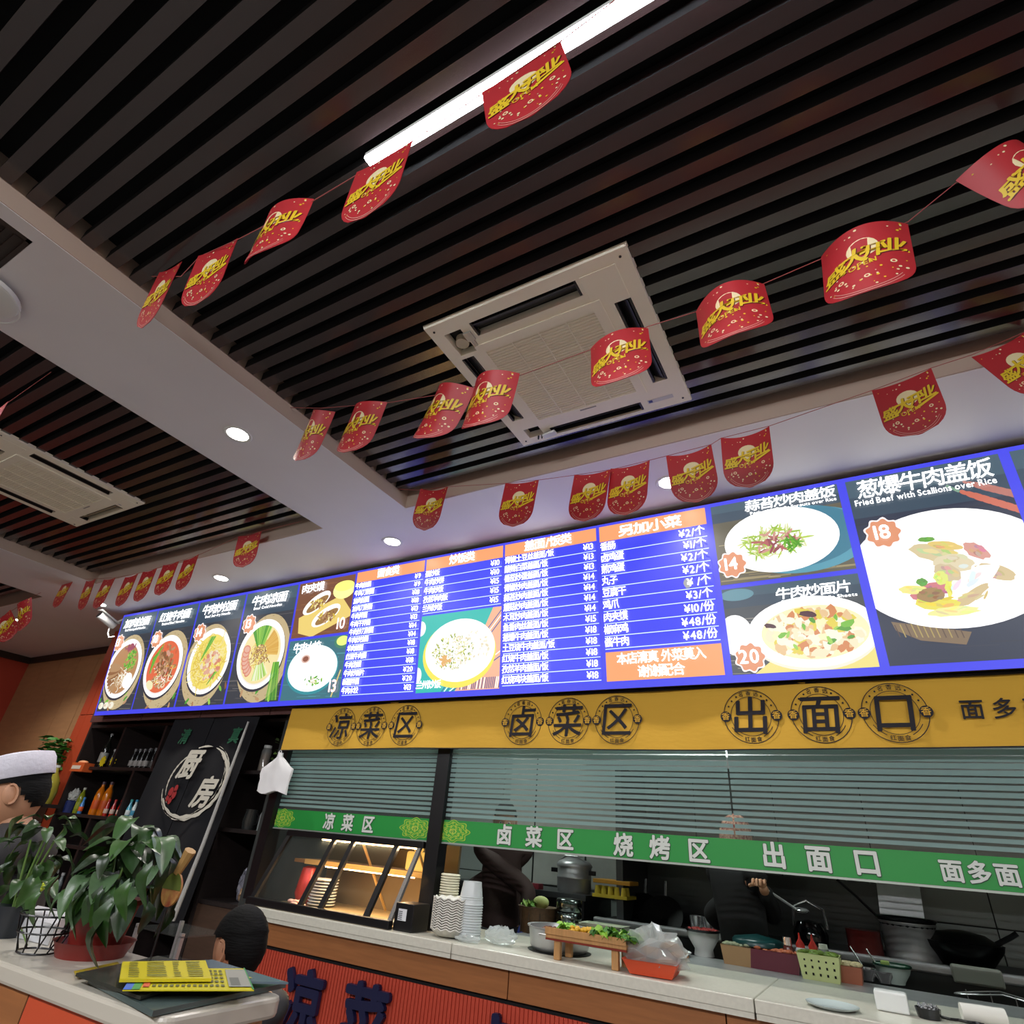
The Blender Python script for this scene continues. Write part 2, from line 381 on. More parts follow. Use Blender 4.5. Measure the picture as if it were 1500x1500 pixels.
class Poster:
    """a flat print on the board: big areas and fine detail, clipped to its rectangle"""
    def __init__(s, x0, x1, v0, v1, bg, kind='dish'):
        s.r = (x0, x1, v0, v1); s.big = MB(); s.det = MB(); s.txt = MB(); s.L = 0; s.poly([(x0, v0), (x1, v0), (x1, v1), (x0, v1)], bg)
    def poly(s, pts, col, det=False):
        pts = clip(pts, *s.r)
        if len(pts) < 3: return
        s.L += 1; n = .0012 + min(s.L, 1500) * .000008; mx_ = max(col[:3]); q_ = .6 if mx_ > .3 and min(col[:3]) < .72 * mx_ and det else 1
        (s.det if det else s.big).add([bp(a, b, n) for a, b in pts], [tuple(range(len(pts)))[::-1]], tuple(c * q_ / (1 + .7 * c * q_) for c in col[:3]) + (1,))
    def ell(s, cx, cv, rx, ry, col, rot=0, det=False, n=26, wob=0):
        pts = []
        for i in range(n):
            t = 2 * pi * i / n; k = 1 + wob * random.uniform(-1, 1); a = rx * cos(t) * k; b = ry * sin(t) * k
            pts.append((cx + a * cos(rot) - b * sin(rot), cv + a * sin(rot) + b * cos(rot)))
        s.poly(pts, col, det)
    def strip(s, a, b, w, col, det=True):
        dx, dy = b[0] - a[0], b[1] - a[1]; l = math.hypot(dx, dy) or 1; nx, ny = -dy / l * w / 2, dx / l * w / 2
        s.poly([(a[0] + nx, a[1] + ny), (b[0] + nx, b[1] + ny), (b[0] - nx, b[1] - ny), (a[0] - nx, a[1] - ny)], col, det)
    def curve(s, pts, w, col):
        for a, b in zip(pts, pts[1:]): s.strip(a, b, w, col)
    def scatter(s, cx, cv, rx, ry, cols, n, sz, asp=2.5, ang=None, wob=.25):
        for _ in range(n):
            t = random.uniform(0, 2 * pi); r = math.sqrt(random.random()); k = random.uniform(.6, 1.3)
            s.ell(cx + rx * r * cos(t), cv + ry * r * sin(t), sz * asp * k, sz * k, random.choice(cols), random.uniform(0, pi) if ang is None else ang + random.uniform(-.3, .3), True, 7, wob)
    def text(s, t, x, v, size, col=WH, align='l', width=None, **k):
        s.L += 3; put_text(s.txt, t, bp(x, v, .0140), UX, VU, size, col, align=align, width=width, **k)
    def badge(s, x, v, r, t):
        for rr, c in ((r * 1.12, (2, 1.5, 1.5)), (r, (1.5, .45, .22))):
            s.poly([(x + rr * (1 + .09 * cos(9 * a)) * cos(a), v + rr * (1 + .09 * cos(9 * a)) * sin(a)) for a in [2 * pi * i / 54 for i in range(54)]], c, True)
        s.text(t, x, v + r * .5, r * 1.25, align='c', bold=.045)
    def done(s, label):
        e = bpy.data.objects.new('menu_panel', None)
        o = s.big.build('menu_panel', M_big, board); o['label'] = label; o.location = (0, 0, 0)
        loc = board.location.copy()
        if s.det.v: tag(s.det.build('picture_detail', M_small, o), kind='stuff')
        if s.txt.v: s.txt.build('lettering', M_small, o)
        bpy.data.objects.remove(e); return o
GREENS = [(.25, .8, .06), (.12, .5, .04), (.5, 1.1, .12), (.06, .3, .03)]
REDS = [(1.0, .18, .08), (.75, .1, .05), (1.2, .4, .2)]
BROWNS = [(.6, .28, .12), (.35, .14, .06), (.8, .42, .2)]
YEL = [(1.6, 1.1, .15), (1.3, .8, .1), (1.9, 1.5, .5)]
PALE = [(1.9, 1.7, 1.1), (1.6, 1.3, .8), (2, 2, 1.7)]
def noodles(p, cx, cv, rx, ry, cols, n=60, w=.006):
    for _ in range(n):
        t = random.uniform(0, 2 * pi); r = .75 * math.sqrt(random.random()); x = cx + rx * r * cos(t); v = cv + ry * r * sin(t); a = random.uniform(0, 2 * pi); q = random.uniform(-9, 9); pts = [(x, v)]
        for _k in range(5): x += cos(a) * rx * .1; v += sin(a) * ry * .1; a += q * .07; pts.append((x, v))
        p.curve(pts, w, random.choice(cols))
def mat_disc(p, cx, cv, rx, ry, c1=(.55, .40, .2), c2=(.25, .16, .07)):
    p.ell(cx, cv, rx, ry, c1, n=40)
    for k in range(150):
        a = random.uniform(0, 2 * pi); r = random.uniform(.55, .99); x = cx + rx * r * cos(a); v = cv + ry * r * sin(a)
        p.strip((x, v), (x - sin(a) * .02, v + cos(a) * .02), .004, random.choice([c2, (.9, .7, .4), (.4, .28, .12)]))
def bowl(p, cx, cv, rx, ry, inner):
    p.ell(cx, cv + .012, rx * 1.03, ry * 1.03, (.03, .03, .04), n=44); p.ell(cx, cv, rx, ry, (2.3, 2.2, 2.15), n=44)
    p.ell(cx, cv + .01, rx * .86, ry * .86, tuple(.75 * c for c in (1.6, 1.4, 1.3)), n=44); p.ell(cx, cv + .006, rx * .83, ry * .83, inner, n=44)
def wood(p, base, n=60):
    x0, x1, v0, v1 = p.r
    for _ in range(n):
        x = random.uniform(x0, x1); v = random.uniform(v0, v1); l = random.uniform(.05, .2); k = random.uniform(.5, 1.9)
        p.strip((x - l / 2, v), (x + l / 2, v + .004), random.uniform(.002, .006), tuple(c * k for c in base))
def slate_top(p, h=.17):
    x0, x1, v0, v1 = p.r
    p.poly([(x0, v0), (x1, v0), (x1, v0 + h), (x0, v0 + h)], (.03, .055, .085)); p.poly([(x0, v0), (x1, v0), (x1, v0 + h * .5), (x0, v0 + h * .45)], (.045, .085, .12))
vt, vb = .022, .908; vm = .455
specs = [(-6.15, -5.585, -5.90, .53, '加肉拉面', 'Beef Hand-pulled Noodles', 'beef noodles with green onion'), (-5.57, -4.96, -5.27, .55, '红烧牛肉面', 'Braised Beef Noodles', 'braised beef noodles'), (-4.94, -4.32, -4.63, .55, '牛肉炒拉面', 'Beef Stir-fry Noodle', 'yellow stir-fried noodles'), (-4.30, -3.69, -3.99, .54, '牛肉凉面', 'Beef Cold Noodles', 'cold noodles with greens, carrot and beef')]
for i, (x0, x1, cx, cv, t, e, lab) in enumerate(specs):
    p = Poster(x0, x1, vt, vb, (.03, .035, .045)); wood(p, (.09, .08, .08)); slate_top(p, .2)
    mat_disc(p, cx + (.02, .05, -.03, .04)[i], cv + .03, .29, .34)
    for _ in range(6): p.ell(random.uniform(x0, x1), random.uniform(.75, .9), .03, .012, random.choice(BROWNS + GREENS), random.uniform(0, 3), True, 9, .2)
    bowl(p, cx, cv, .27, .27, ((.45, .2, .08), (.9, .12, .05), (1.1, .8, .12), (1.2, .9, .35))[i])
    if i == 0:
        for k in range(9):
            a = pi * .62 + k * .17; p.ell(cx + .12 * cos(a) - .02, cv + .14 * sin(a), .105, .028, random.choice([(.55, .25, .1), (.4, .16, .06), (.7, .36, .16)]), a, True, 14, .06)
        noodles(p, cx + .0, cv + .1, .13, .12, PALE, 40); p.scatter(cx + .09, cv - .06, .09, .1, GREENS, 90, .008, 2)
        p.ell(cx + .13, cv + .12, .07, .07, (2.3, 2.2, 2), det=True); p.scatter(cx + .02, cv - .19, .1, .03, [(.3, .05, .1), (.5, .1, .12)], 22, .01)
        for k in range(3): p.ell(x0 + .06 + k * .085, .86, .04, .03, (1.9, 1.8, 1.3), 0, True); p.text('13'[:1] + str(3 + k), x0 + .06 + k * .085, .872, .028, (.4, .1, .05, 1), align='c', bold=.03)
    elif i == 1:
        p.scatter(cx, cv, .19, .19, REDS + BROWNS, 90, .016, 1.6); noodles(p, cx + .04, cv + .08, .15, .13, PALE + YEL, 50); p.scatter(cx + .02, cv - .02, .11, .1, BROWNS + [(1.2, .5, .35)], 60, .018, 1.3)
        for k in range(9): p.curve([(cx - .06 - k * .008, cv - .2 + k * .01), (cx - .12 - k * .006, cv - .08), (cx - .17, cv + .06)], .009, random.choice(GREENS))
        p.ell(cx - .12, cv + .16, .06, .035, (1.9, 1.7, .8), .5, True)
    elif i == 2:
        noodles(p, cx, cv, .24, .24, YEL, 190, .008); p.scatter(cx + .05, cv + .04, .12, .12, [(1.4, .6, .4), (1.2, .35, .2), (1.7, 1.3, .8)], 46, .017, 1.6)
        for k in range(7): p.curve([(cx - .02 + k * .01, cv - .2), (cx - .06 + k * .006, cv - .1), (cx - .1, cv + .0)], .008, random.choice(GREENS))
        for k in range(6): p.curve([(cx + .06 + k * .01, cv + .2 - k * .01), (cx + .13 + k * .006, cv + .1)], .007, random.choice(GREENS))
    else:
        noodles(p, cx, cv, .13, .13, YEL + BROWNS, 150, .007)
        for k in range(22): a = -.95 + k * .05; p.strip((cx + .08 * cos(a), cv + .08 * sin(a)), (cx + .21 * cos(a), cv + .21 * sin(a)), .012, random.choice([(1.5, .75, .15), (1.3, .6, .1)]))
        for k in range(22): a = -2.2 + k * .05; p.strip((cx + .07 * cos(a), cv + .07 * sin(a)), (cx + .21 * cos(a), cv + .22 * sin(a)), .014, random.choice(GREENS))
        for k in range(16): a = .9 + k * .055; p.strip((cx + .09 * cos(a), cv + .09 * sin(a)), (cx + .21 * cos(a), cv + .21 * sin(a)), .01, random.choice([(.9, 1.5, .3), (.5, 1.0, .15), (1.8, 1.9, 1.1)]))
        for k in range(7): a = 2.2 + k * .2; p.ell(cx + .165 * cos(a), cv + .165 * sin(a), .045, .034, (1.3, .35, .22), a, True, 14); p.ell(cx + .165 * cos(a), cv + .165 * sin(a), .034, .024, (1.6, .7, .5), a, True, 14)
        for k in range(14): p.strip((x1 - .12 + k * .005, .62), (x1 - .13 + k * .009, .9), .006, random.choice(GREENS))
    p.badge(cx - .2, cv - .25, .07, ('13', '18', '14', '13')[i])
    p.text(t, (x0 + x1) / 2, .145, .085, align='c', width=min(.46, .105 * len(t)), bold=.035, shear=.12)
    p.text(e, (x0 + x1) / 2, .178, .026, align='c', width=.34, bold=.02)
    p.done('backlit photo panel of a bowl of ' + lab)
# small panels five
p = Poster(-3.67, -3.08, vt, vm, (.16, .06, .03)); wood(p, (.3, .12, .05))
p.poly([(-3.62, .30), (-3.2, .17), (-3.05, .33), (-3.45, .46), (-3.6, .42)], (1.1, .7, .15)); p.ell(-3.18, .13, .11, .07, (1.9, 1.6, .35)); p.ell(-3.18, .1, .1, .04, (1.9, 1.7, .2))
for cx, cv, r in ((-3.45, .2, -.45), (-3.33, .31, -.4)):
    p.ell(cx, cv, .15, .06, (2.2, 2.0, 1.6), r, n=24); p.ell(cx + .01, cv + .01, .12, .035, (.5, .25, .08), r, True); p.scatter(cx + .01, cv + .01, .09, .035, BROWNS + YEL, 40, .007)
p.text('肉夹馍', -3.62, .11, .07, width=.24, bold=.035); p.text('10', -3.1, .43, .1, (2, 1.2, 1.2, 1), align='r', bold=.045); p.done('backlit photo panel of two stuffed flatbreads on a board')
p = Poster(-3.67, -3.08, vm + .02, vb, (.04, .14, .18)); wood(p, (.07, .3, .38), 40); p.ell(-3.12, .52, .08, .05, (.05, .2, .12)); p.ell(-3.12, .515, .06, .035, (1.1, 1.5, .2))
p.ell(-3.39, .70, .262, .175, (.03, .25, .3), n=40); p.ell(-3.39, .69, .25, .165, (1.6, 2.2, 2.2), n=40); p.ell(-3.385, .68, .22, .135, (2.2, 2.3, 2.2), n=40)
for k in range(16): a = k * 2.4; r = .17 * math.sqrt(k / 16); p.ell(-3.38 + r * cos(a), .68 + r * .6 * sin(a), .05, .026, random.choice([(2.4, 2.4, 2.2), (2.2, 2.3, 1.8), (2.0, 2.2, 1.9)]), a, True, 14)
p.scatter(-3.36, .78, .1, .03, GREENS + PALE, 26, .006); p.ell(-3.47, .62, .045, .03, (.9, .5, .4)); p.ell(-3.47, .62, .03, .02, (.25, .08, .05)); p.strip((-3.16, .9), (-3.1, .72), .012, (1.4, 1.0, .3))
p.text('牛肉水饺', -3.60, .575, .075, width=.28, bold=.035); p.text('13', -3.1, .87, .1, (2, 1.0, 1.0, 1), align='r', bold=.045); p.done('backlit photo panel of a white bowl of dumplings')
# price lists
colA = [('牛肉拉面', '9'), ('牛肉刀削面', '9'), ('加肉拉面', '18'), ('加肉刀削面', '18'), ('牛肉拌面', '13'), ('牛肉干拌面', '13'), ('牛肉炒刀削面', '14'), ('牛肉炒拉面', '14'), ('羊肉烩面', '18'), ('红烧牛肉面', '18'), ('牛肉泡馍', '18'), ('牛肉炒面片', '20'), ('新疆拌面', '20'), ('牛肉水饺', '13')]
colB = [('蛋炒饭', '10'), ('牛肉炒饼', '10'), ('牛肉炒饭', '15'), ('孜然羊肉饭', '15'), ('兰州炒饭', '15')]
colC = [('青椒土豆丝盖面/饭', '13'), ('酸辣白菜盖面/饭', '13'), ('番茄炒蛋盖面/饭', '13'), ('青椒炒肉盖面/饭', '14'), ('蒜苔炒肉盖面/饭', '14'), ('蘑菇炒肉盖面/饭', '14'), ('木耳炒肉盖面/饭', '14'), ('鱼香肉丝盖面/饭', '15'), ('葱爆牛肉盖面/饭', '18'), ('土豆烧牛肉盖面/饭', '18'), ('红烧牛肉盖面/饭', '18'), ('孜然羊肉盖面/饭', '18'), ('红烧鸡块盖面/饭', '18')]
colD = [('香肠', '2/个'), ('卤鸡蛋', '1/个'), ('煎鸡蛋', '2/个'), ('丸子', '2/个'), ('豆腐干', ' /个'), ('鸡爪', '3/个'), ('肉夹馍', '10/份'), ('椒麻鸡', '48/份'), ('酱牛肉', '48/份')]
def price_list(x0, x1, head, rows, v1, label, hw, hh=.075):
    p = Poster(x0, x1, vt - .008, vb, BLUE); a = vt + hh
    p.poly([(x0, vt - .006), (x1, vt - .006), (x1, a), (x0, a)], OR)
    p.text(head, (x0 + x1) / 2, a - .01, .066, align='c', width=hw, bold=.05)
    st = (v1 - a) / len(rows)
    for i, (t, c) in enumerate(rows):
        v = a + st * (i + 1)
        p.strip((x0 + .005, v), (x1 - .005, v), .0045, (1.5, 2.2, 2.2))
        s = min(st * .72, .05)
        p.text(t, x0 + .01, v - st * .14, s, bold=.03, squeeze=.92); p.text('¥' + c, x1 - .012, v - st * .14, s, align='r', bold=.035)
    return p
price_list(-3.062, -2.435, '面食类', colA, .895, '', .2).done('blue price list headed in orange with fourteen noodle dishes')
p = price_list(-2.42, -1.805, '炒饭类', colB, .40, '', .2)
x0, x1 = -2.42, -1.805
p.poly([(x0, .417), (x1, .417), (x1, vb), (x0, vb)], (.02, .5, .42)); p.poly([(x1 - .06, .417), (x1, .417), (x1, vb), (x0 + .3, vb), (x1 - .2, .7)], (1.4, .45, .25))
for k in range(5): p.strip((x0 + .2 + k * .02, vb), (x1, .6 + k * .03) if k > 2 else (x1, .44 + k * .03), .006, (1.6, 1.8, 1.9) if k % 2 else (.02, .08, .3))
for k in range(26): p.strip((x1 - .28 + k * .012, vb - .005), (x1 - .27 + k * .012, vb - .07), .006, random.choice([(1.8, 1.8, 1.8), (.05, .1, .4)]))
p.ell(x0, .5, .04, .05, (2.2, 2.2, 2.2)); p.ell(x0, .8, .035, .05, (2, 2, 2)); p.ell(-2.11, .68, .275, .21, (1.3, 1.0, .08), n=40); p.ell(-2.105, .66, .262, .195, (2.1, 2.1, 1.8), n=40); p.ell(-2.1, .67, .22, .155, (2.3, 2.3, 2.1), n=40)
p.scatter(-2.15, .67, .16, .11, [(1.3, 1.3, .3), (.6, .7, .1), (.35, .5, .08), (1.7, 1.6, .9)], 210, .005, 1.7); p.scatter(-2.2, .72, .05, .03, [(1.6, .7, .2)], 14, .008); p.scatter(-2.03, .66, .15, .11, PALE + [(2.3, 2.3, 2.2)], 120, .006, 1.8)
p.text('兰州炒饭', x0 + .01, .885, .048, bold=.035); p.done('blue price list of fried rice dishes above a photo of a rice plate')
price_list(-1.79, -1.165, '盖面/饭类', colC, .895, '', .32).done('blue price list headed in orange with thirteen rice and noodle toppings')
p = price_list(-1.145, -.53, '另加小菜', colD, .735, '', .36, .09)
p.poly([(-1.14, .752), (-.535, .752), (-.535, .905), (-1.14, .905)], OR)
p.text('本店清真 外菜莫入', -.84, .822, .058, align='c', width=.46, bold=.035); p.text('谢谢配合', -.84, .893, .058, align='c', width=.24, bold=.035)
p.ell(-.665, .425, .024, .026, (.35, .36, .38), det=True, n=10, wob=.15); p.done('blue price list of side dishes above an orange notice box')
# photo panels six and seven, eight
p = Poster(-.5, .108, vt, .462, (.1, .09, .06)); wood(p, (.4, .32, .16)); slate_top(p, .1); p.ell(-.1, .28, .31, .17, (.08, .3, .42), n=40); p.ell(-.12, .26, .29, .16, (.04, .17, .26), n=40)
p.ell(-.19, .262, .265, .17, (2.4, 2.4, 2.35), n=44)
p.scatter(-.22, .27, .15, .075, [(.8, 1.2, .15), (.5, .9, .1), (1.4, 1.5, .6)], 130, .0045, 7, None, .1); p.scatter(-.22, .27, .11, .05, [(.8, .2, .2), (.5, .12, .15), (1.2, .5, .4)], 42, .006, 4); p.scatter(-.14, .29, .04, .03, GREENS[:2], 20, .005, 6)
p.badge(-.43, .36, .062, '14'); p.text('蒜苔炒肉盖饭', .095, .09, .06, align='r', width=.42, bold=.035, shear=.1); p.text('Pork with Garlic Sprouts over Rice', .095, .112, .02, align='r', width=.4, bold=.02)
p.done('backlit photo panel of a plate of shredded pork with garlic shoots')
p = Poster(-.5, .108, .485, vb, (.05, .06, .07)); wood(p, (.15, .14, .12)); slate_top(p, .1)
p.poly([(-.3, .84), (.108, .79), (.108, .91), (-.4, .91)], (1.1, .85, .2)); p.ell(-.43, .52, .08, .03, (.1, .25, .32)); p.ell(-.46, .72, .08, .1, (1.8, 1.8, 1.8))
p.ell(-.13, .745, .27, .165, (1.3, 1.1, .8), n=44); p.ell(-.13, .73, .275, .165, (2.4, 2.4, 2.3), n=44); p.ell(-.12, .735, .225, .125, (1.6, 1.1, .5), n=40)
p.scatter(-.12, .735, .2, .105, [(2.0, 1.9, 1.4), (1.9, 1.6, .9), (1.5, 1.1, .1), (1.2, .35, .12), (1.6, .9, .4), (2, 1.9, 1.3)], 150, .016, 1.5); p.scatter(-.12, .74, .17, .08, GREENS[:3], 12, .013, 2); p.ell(-.13, .65, .04, .015, (.06, .02, .03), .2, True, 12, .2); p.ell(-.3, .69, .03, .012, (.06, .02, .03), .2, True, 12, .2)
p.badge(-.41, .83, .062, '20'); p.text('牛肉炒面片', .07, .57, .055, align='r', width=.32, bold=.035, shear=.1); p.text('Fried Beef Noodle Sheets', .09, .592, .018, align='r', width=.32, bold=.02)
p.done('backlit photo panel of a bowl of colourful noodle squares')
p = Poster(.145, .745, vt, vb, (.02, .028, .052)); wood(p, (.03, .035, .055), 40); slate_top(p, .2)
for k, (a, b) in enumerate((((.56, .16), (.77, .31)), ((.6, .13), (.78, .24)))):
    for q in range(10): t = q / 9; p.ell(a[0] + (b[0] - a[0]) * t, a[1] + (b[1] - a[1]) * t, .034 * min(1, .3 + t * 2), .016 * min(1, .4 + t * 2), ((1.1, .22, .14), (.8, .25, .2))[k], .75, True, 12)
p.strip((.53, .13), (.57, .17), .012, (.15, .3, .2)); p.poly([(.19, .72), (.46, .79), (.43, .84), (.28, .81), (.2, .76)], (.18, .12, .07))
for k in range(12): p.strip((.2 + k * .02, .735), (.21 + k * .02, .79 + k * .002), .004, random.choice([(.7, .5, .15), (.08, .05, .04)]))
p.ell(.45, .505, .37, .268, (2.5, 2.5, 2.45), n=56)
for cx, cv, a, b, c, r in ((.42, .44, .10, .04, (1.3, 1.0, .5), .5), (.47, .49, .07, .04, (1.5, 1.2, .7), .2), (.46, .41, .06, .02, (1.6, 1.0, .25), .3), (.40, .37, .03, .012, (.2, .6, .08), .1), (.56, .45, .05, .03, (1.3, .5, .4), .8), (.60, .55, .07, .03, (1.2, .85, .4), .5), (.36, .60, .08, .03, (1.2, .3, .35), -.3), (.45, .60, .035, .06, (1.6, 1.7, .2), .1), (.52, .58, .11, .04, (2.4, 2.3, 2.2), -.6), (.50, .64, .08, .02, (1.2, .85, .4), -.6), (.37, .66, .08, .03, (1.7, 1.4, .15), .2), (.30, .59, .05, .02, (1.9, 1.7, .4), .1), (.42, .70, .09, .02, (1.9, 1.8, .5), 0), (.44, .53, .05, .035, (1.2, .9, .5), .7), (.34, .56, .02, .018, (.2, .6, .1), 0), (.41, .55, .025, .03, (1.5, 1.7, .3), .1), (.36, .62, .05, .03, (.6, .35, .15), 0)):
    p.ell(cx, cv, a, b, c, r, True, 18, .12)
    for q in range(7): p.ell(cx + random.uniform(-a, a) * .6, cv + random.uniform(-b, b) * .6, a * .28, b * .25, tuple(k * random.uniform(.55, 1.3) for k in c), r + random.uniform(-.5, .5), True, 8, .2)
p.badge(.246, .31, .065, '18'); p.text('葱爆牛肉盖饭', .447, .127, .09, align='c', width=.52, bold=.03, shear=.1); p.text('Fried Beef with Scallions over Rice', .437, .163, .036, align='c', width=.545, bold=.022)
p.done('large backlit photo panel of scallion beef on a white plate')
p = Poster(.785, 1.39, vt, vb, (.05, .12, .15)); slate_top(p, .2); bowl(p, 1.1, .55, .28, .27, (1.2, .6, .2)); p.scatter(1.1, .55, .2, .18, REDS + GREENS + PALE, 120, .015); p.text('青椒炒肉盖饭', 1.08, .14, .085, align='c', width=.5, bold=.03); p.done('backlit photo panel of a green pepper dish at the right frame edge')

# =================================================================== YELLOW BANNER
ban = thing('fabric_banner', 'long yellow cloth banner with black round seals hanging under the menu board', 'banner', (-1.5, 3.0, 1.92))
mb = MB(); nx = 140; x0, x1 = -3.585, 4.3
def wy(x, z): return 3.0 + .006 * sin(x * 5.3) + .004 * sin(x * 13 + z * 9) - .006
def zb(x): return 1.922 + .006 * sin(x * 2.1)
for j in range(9):
    for i in range(nx + 1):
        x = x0 + (x1 - x0) * i / nx; t = j / 8; z = zb(x) * (1 - t) + 2.207 * t; mb.v.append((x + (.0 if i else -.02 * (1 - t)), wy(x, z), z))
mb.f = [(j * (nx + 1) + i, j * (nx + 1) + i + 1, (j + 1) * (nx + 1) + i + 1, (j + 1) * (nx + 1) + i) for j in range(8) for i in range(nx)]; mb.c = [None] * len(mb.f); mb.m = [0] * len(mb.f)
mb.build('cloth', M_yellow, ban, smooth=True)
MB().tube([(x0 + (x1 - x0) * i / 60 - (.02 if i == 0 else 0), wy(x0 + (x1 - x0) * i / 60, 1.92) - .002, zb(x0 + (x1 - x0) * i / 60)) for i in range(61)], .0035, 4).build('hem_cord', M_ink, ban)
MB().box(x0, x1, 2.985, 3.0, 2.2, 2.208).build('top_seam', M_ink, ban)
ink = MB(); YI = 2.984
def ring(mb, cx, cz, r0, r1, Y, col=None, a0=0, a1=2 * pi, n=40, sx=1):
    vs = []
    for i in range(n + 1):
        t = a0 + (a1 - a0) * i / n; vs += [(cx + r0 * cos(t) * sx, Y, cz + r0 * sin(t)), (cx + r1 * cos(t) * sx, Y, cz + r1 * sin(t))]
    mb.add(vs, [(2 * i, 2 * i + 1, 2 * i + 3, 2 * i + 2) for i in range(n)], col)
def seal(ch, cx, cz):
    m = MB(); r = .122; ring(m, cx, cz, r - .0035, r, YI); ring(m, cx, cz, .087, .0895, YI)
    for sg in (-1, 1):
        ring(m, cx + sg * .112, cz, .0, .024, YI - .0005); put_text(m, '香', Vector((cx + sg * .112 - .016, YI - .0015, cz - .015)), UX, Vector((0, 0, 1)), .033, hx('d8a622'), bold=.03)
        ring(m, cx, cz, .099, .102, YI, None, (-.5 if sg > 0 else pi + .5), (-1.1 if sg > 0 else pi + 1.1), 12)
    for k in (-3, -2, 2, 3, 4, -4):
        a = pi / 2 + k * .28; ring(m, cx + .105 * cos(a), cz + .105 * sin(a), 0, .0045, YI, n=6)
    for k, c in enumerate('名香远'):
        a = pi / 2 - (k - 1) * .32; put_text(m, c, Vector((cx + .105 * cos(a) - .01, YI, cz + .105 * sin(a) - .01)), UX, Vector((0, 0, 1)), .021, None, bold=.03)
    for k, c in enumerate('红面食'):
        a = -pi / 2 + (k - 1) * .25; put_text(m, c, Vector((cx + .105 * cos(a) - .01, YI, cz + .105 * sin(a) - .01)), UX, Vector((0, 0, 1)), .021, None, bold=.03)
    put_text(m, ch, Vector((cx - .083, YI - .001, cz - .078)), UX, Vector((0, 0, 1)), .16, None, bold=.035, shear=.1)
    cs = m.c; m.m = [1 if c is not None else 0 for c in cs]; m.c = [None] * len(cs)
    o = m.build('seal_print', [M_ink, M_yellow], ban)
for ch, x in zip('凉菜区卤菜区出面口', (-3.056, -2.79, -2.508, -1.666, -1.384, -1.108, -.45, -.156, .124)): seal(ch, x, 2.063)
m = MB()
for ch, x in zip('面多面', (.387, .49, .59)): put_text(m, ch, Vector((x - .035, YI, 2.03)), UX, Vector((0, 0, 1)), .075, None, bold=.04, shear=.08)
m.build('lettering', M_ink, ban)

# =================================================================== KITCHEN WINDOW
YG = 3.1
win = thing('window_1', None, None, (-1, YG, 1.445)); win['kind'] = 'structure'
def wpart(name, mb, m, **k): o = mb.build(name, m, win, **k); o['kind'] = 'structure'; return o
wpart('post', MB().box(-2.289, -2.199, YG - .03, YG + .05, 1.035, 2.2), M_black); wpart('post', MB().box(-3.68, -3.60, YG - .04, YG + .06, 1.035, 2.25), M_black)
panes = [(-3.60, -2.289), (-2.199, -.6), (-.596, 1.0), (1.004, 2.6)]
for a, b in panes:
    wpart('pane', MB().box(a, b, YG, YG + .008, 1.445, 2.2), M_glass)
    mb = MB(); z = 2.2; k = 0
    while z > 1.575:
        gap = .004 + .0068 * min(1, max(0, (2.0 - z) / .35)); mb.box(a + .002, b - .002, YG - .0015, YG - .0005, z - .0265 + gap, z); z -= .0265
    wpart('frosted_stripes', mb, M_frost)['kind'] = 'stuff'
sign = thing('window_sign_strip', 'long green sign strip with white characters along the bottom of the glass', 'sign', (-1, YG, 1.445))
MB().box(-3.595, -2.292, YG - .006, YG - .002, 1.447, 1.557).build('film', M_green, sign); MB().box(-2.23, 2.6, YG - .006, YG - .002, 1.447, 1.557).build('film', M_green, sign)
MB().box(-3.6, -2.292, YG - .008, YG + .01, 1.438, 1.446).box(-2.23, 2.6, YG - .008, YG + .01, 1.438, 1.446).build('edge_rail', mat('pale_metal', 'b8c4be', .3, .6), sign)
m = MB(); dk = MB()
def strip_text(t, xs, z, s):
    for ch, x in zip(t, xs):
        put_text(dk, ch, Vector((x - s / 2, YG - .0075, z - .001)), UX, Vector((0, 0, 1)), s, None, bold=.17)
        put_text(m, ch, Vector((x - s / 2, YG - .009, z)), UX, Vector((0, 0, 1)), s, None, bold=.09)
strip_text('凉菜区', (-3.09, -2.93, -2.76), 1.46, .088); strip_text('卤菜区', (-1.79, -1.61, -1.43), 1.46, .09); strip_text('烧烤区', (-1.12, -.94, -.76), 1.455, .092); strip_text('出面口', (-.44, -.265, -.09), 1.46, .092); strip_text('面多面', (.19, .275, .36), 1.465, .07)
dk.build('lettering_outline', mat('dark_green_ink', '20402c', .6), sign); m.build('lettering', mat('pale_ink', 'c9cfca', .6), sign)
def ornament(cx, s, x0, x1):
    m = MB()
    for rr, c in ((.085, 'a9c03a'), (.08, '2f9a36'), (.07, '9dbb35'), (.064, '3a9a33'), (.045, 'a7bf3c'), (.04, '47a035'), (.02, 'b9c94a'), (.014, '2f8f35')):
        pts = []
        for i in range(48):
            a = 2 * pi * i / 48; q = rr * (1 + .12 * cos(8 * a)) ; x = cx + s * q * 1.25 * cos(a); z = 1.502 + q * .62 * sin(a); pts.append((min(max(x, x0), x1), z))
        m.add([(a, YG - .0065 - .0003 * len(m.f), b) for a, b in pts], [tuple(range(48))], hx(c))
    for k in range(22):
        a = k * 2.4; q = .075 * math.sqrt(k / 22); x = cx + q * 1.25 * cos(a)
        if x0 < x < x1: ring(m, x, 1.502 + q * .6 * sin(a), .004, .007, YG - .0095, hx('b9c94a'), n=8)
    m.build('ornament', M_paint, sign)
ornament(-3.53, 1, -3.594, -3.4); ornament(-2.40, 1, -2.52, -2.293); ornament(-2.13, 1, -2.229, -1.9)
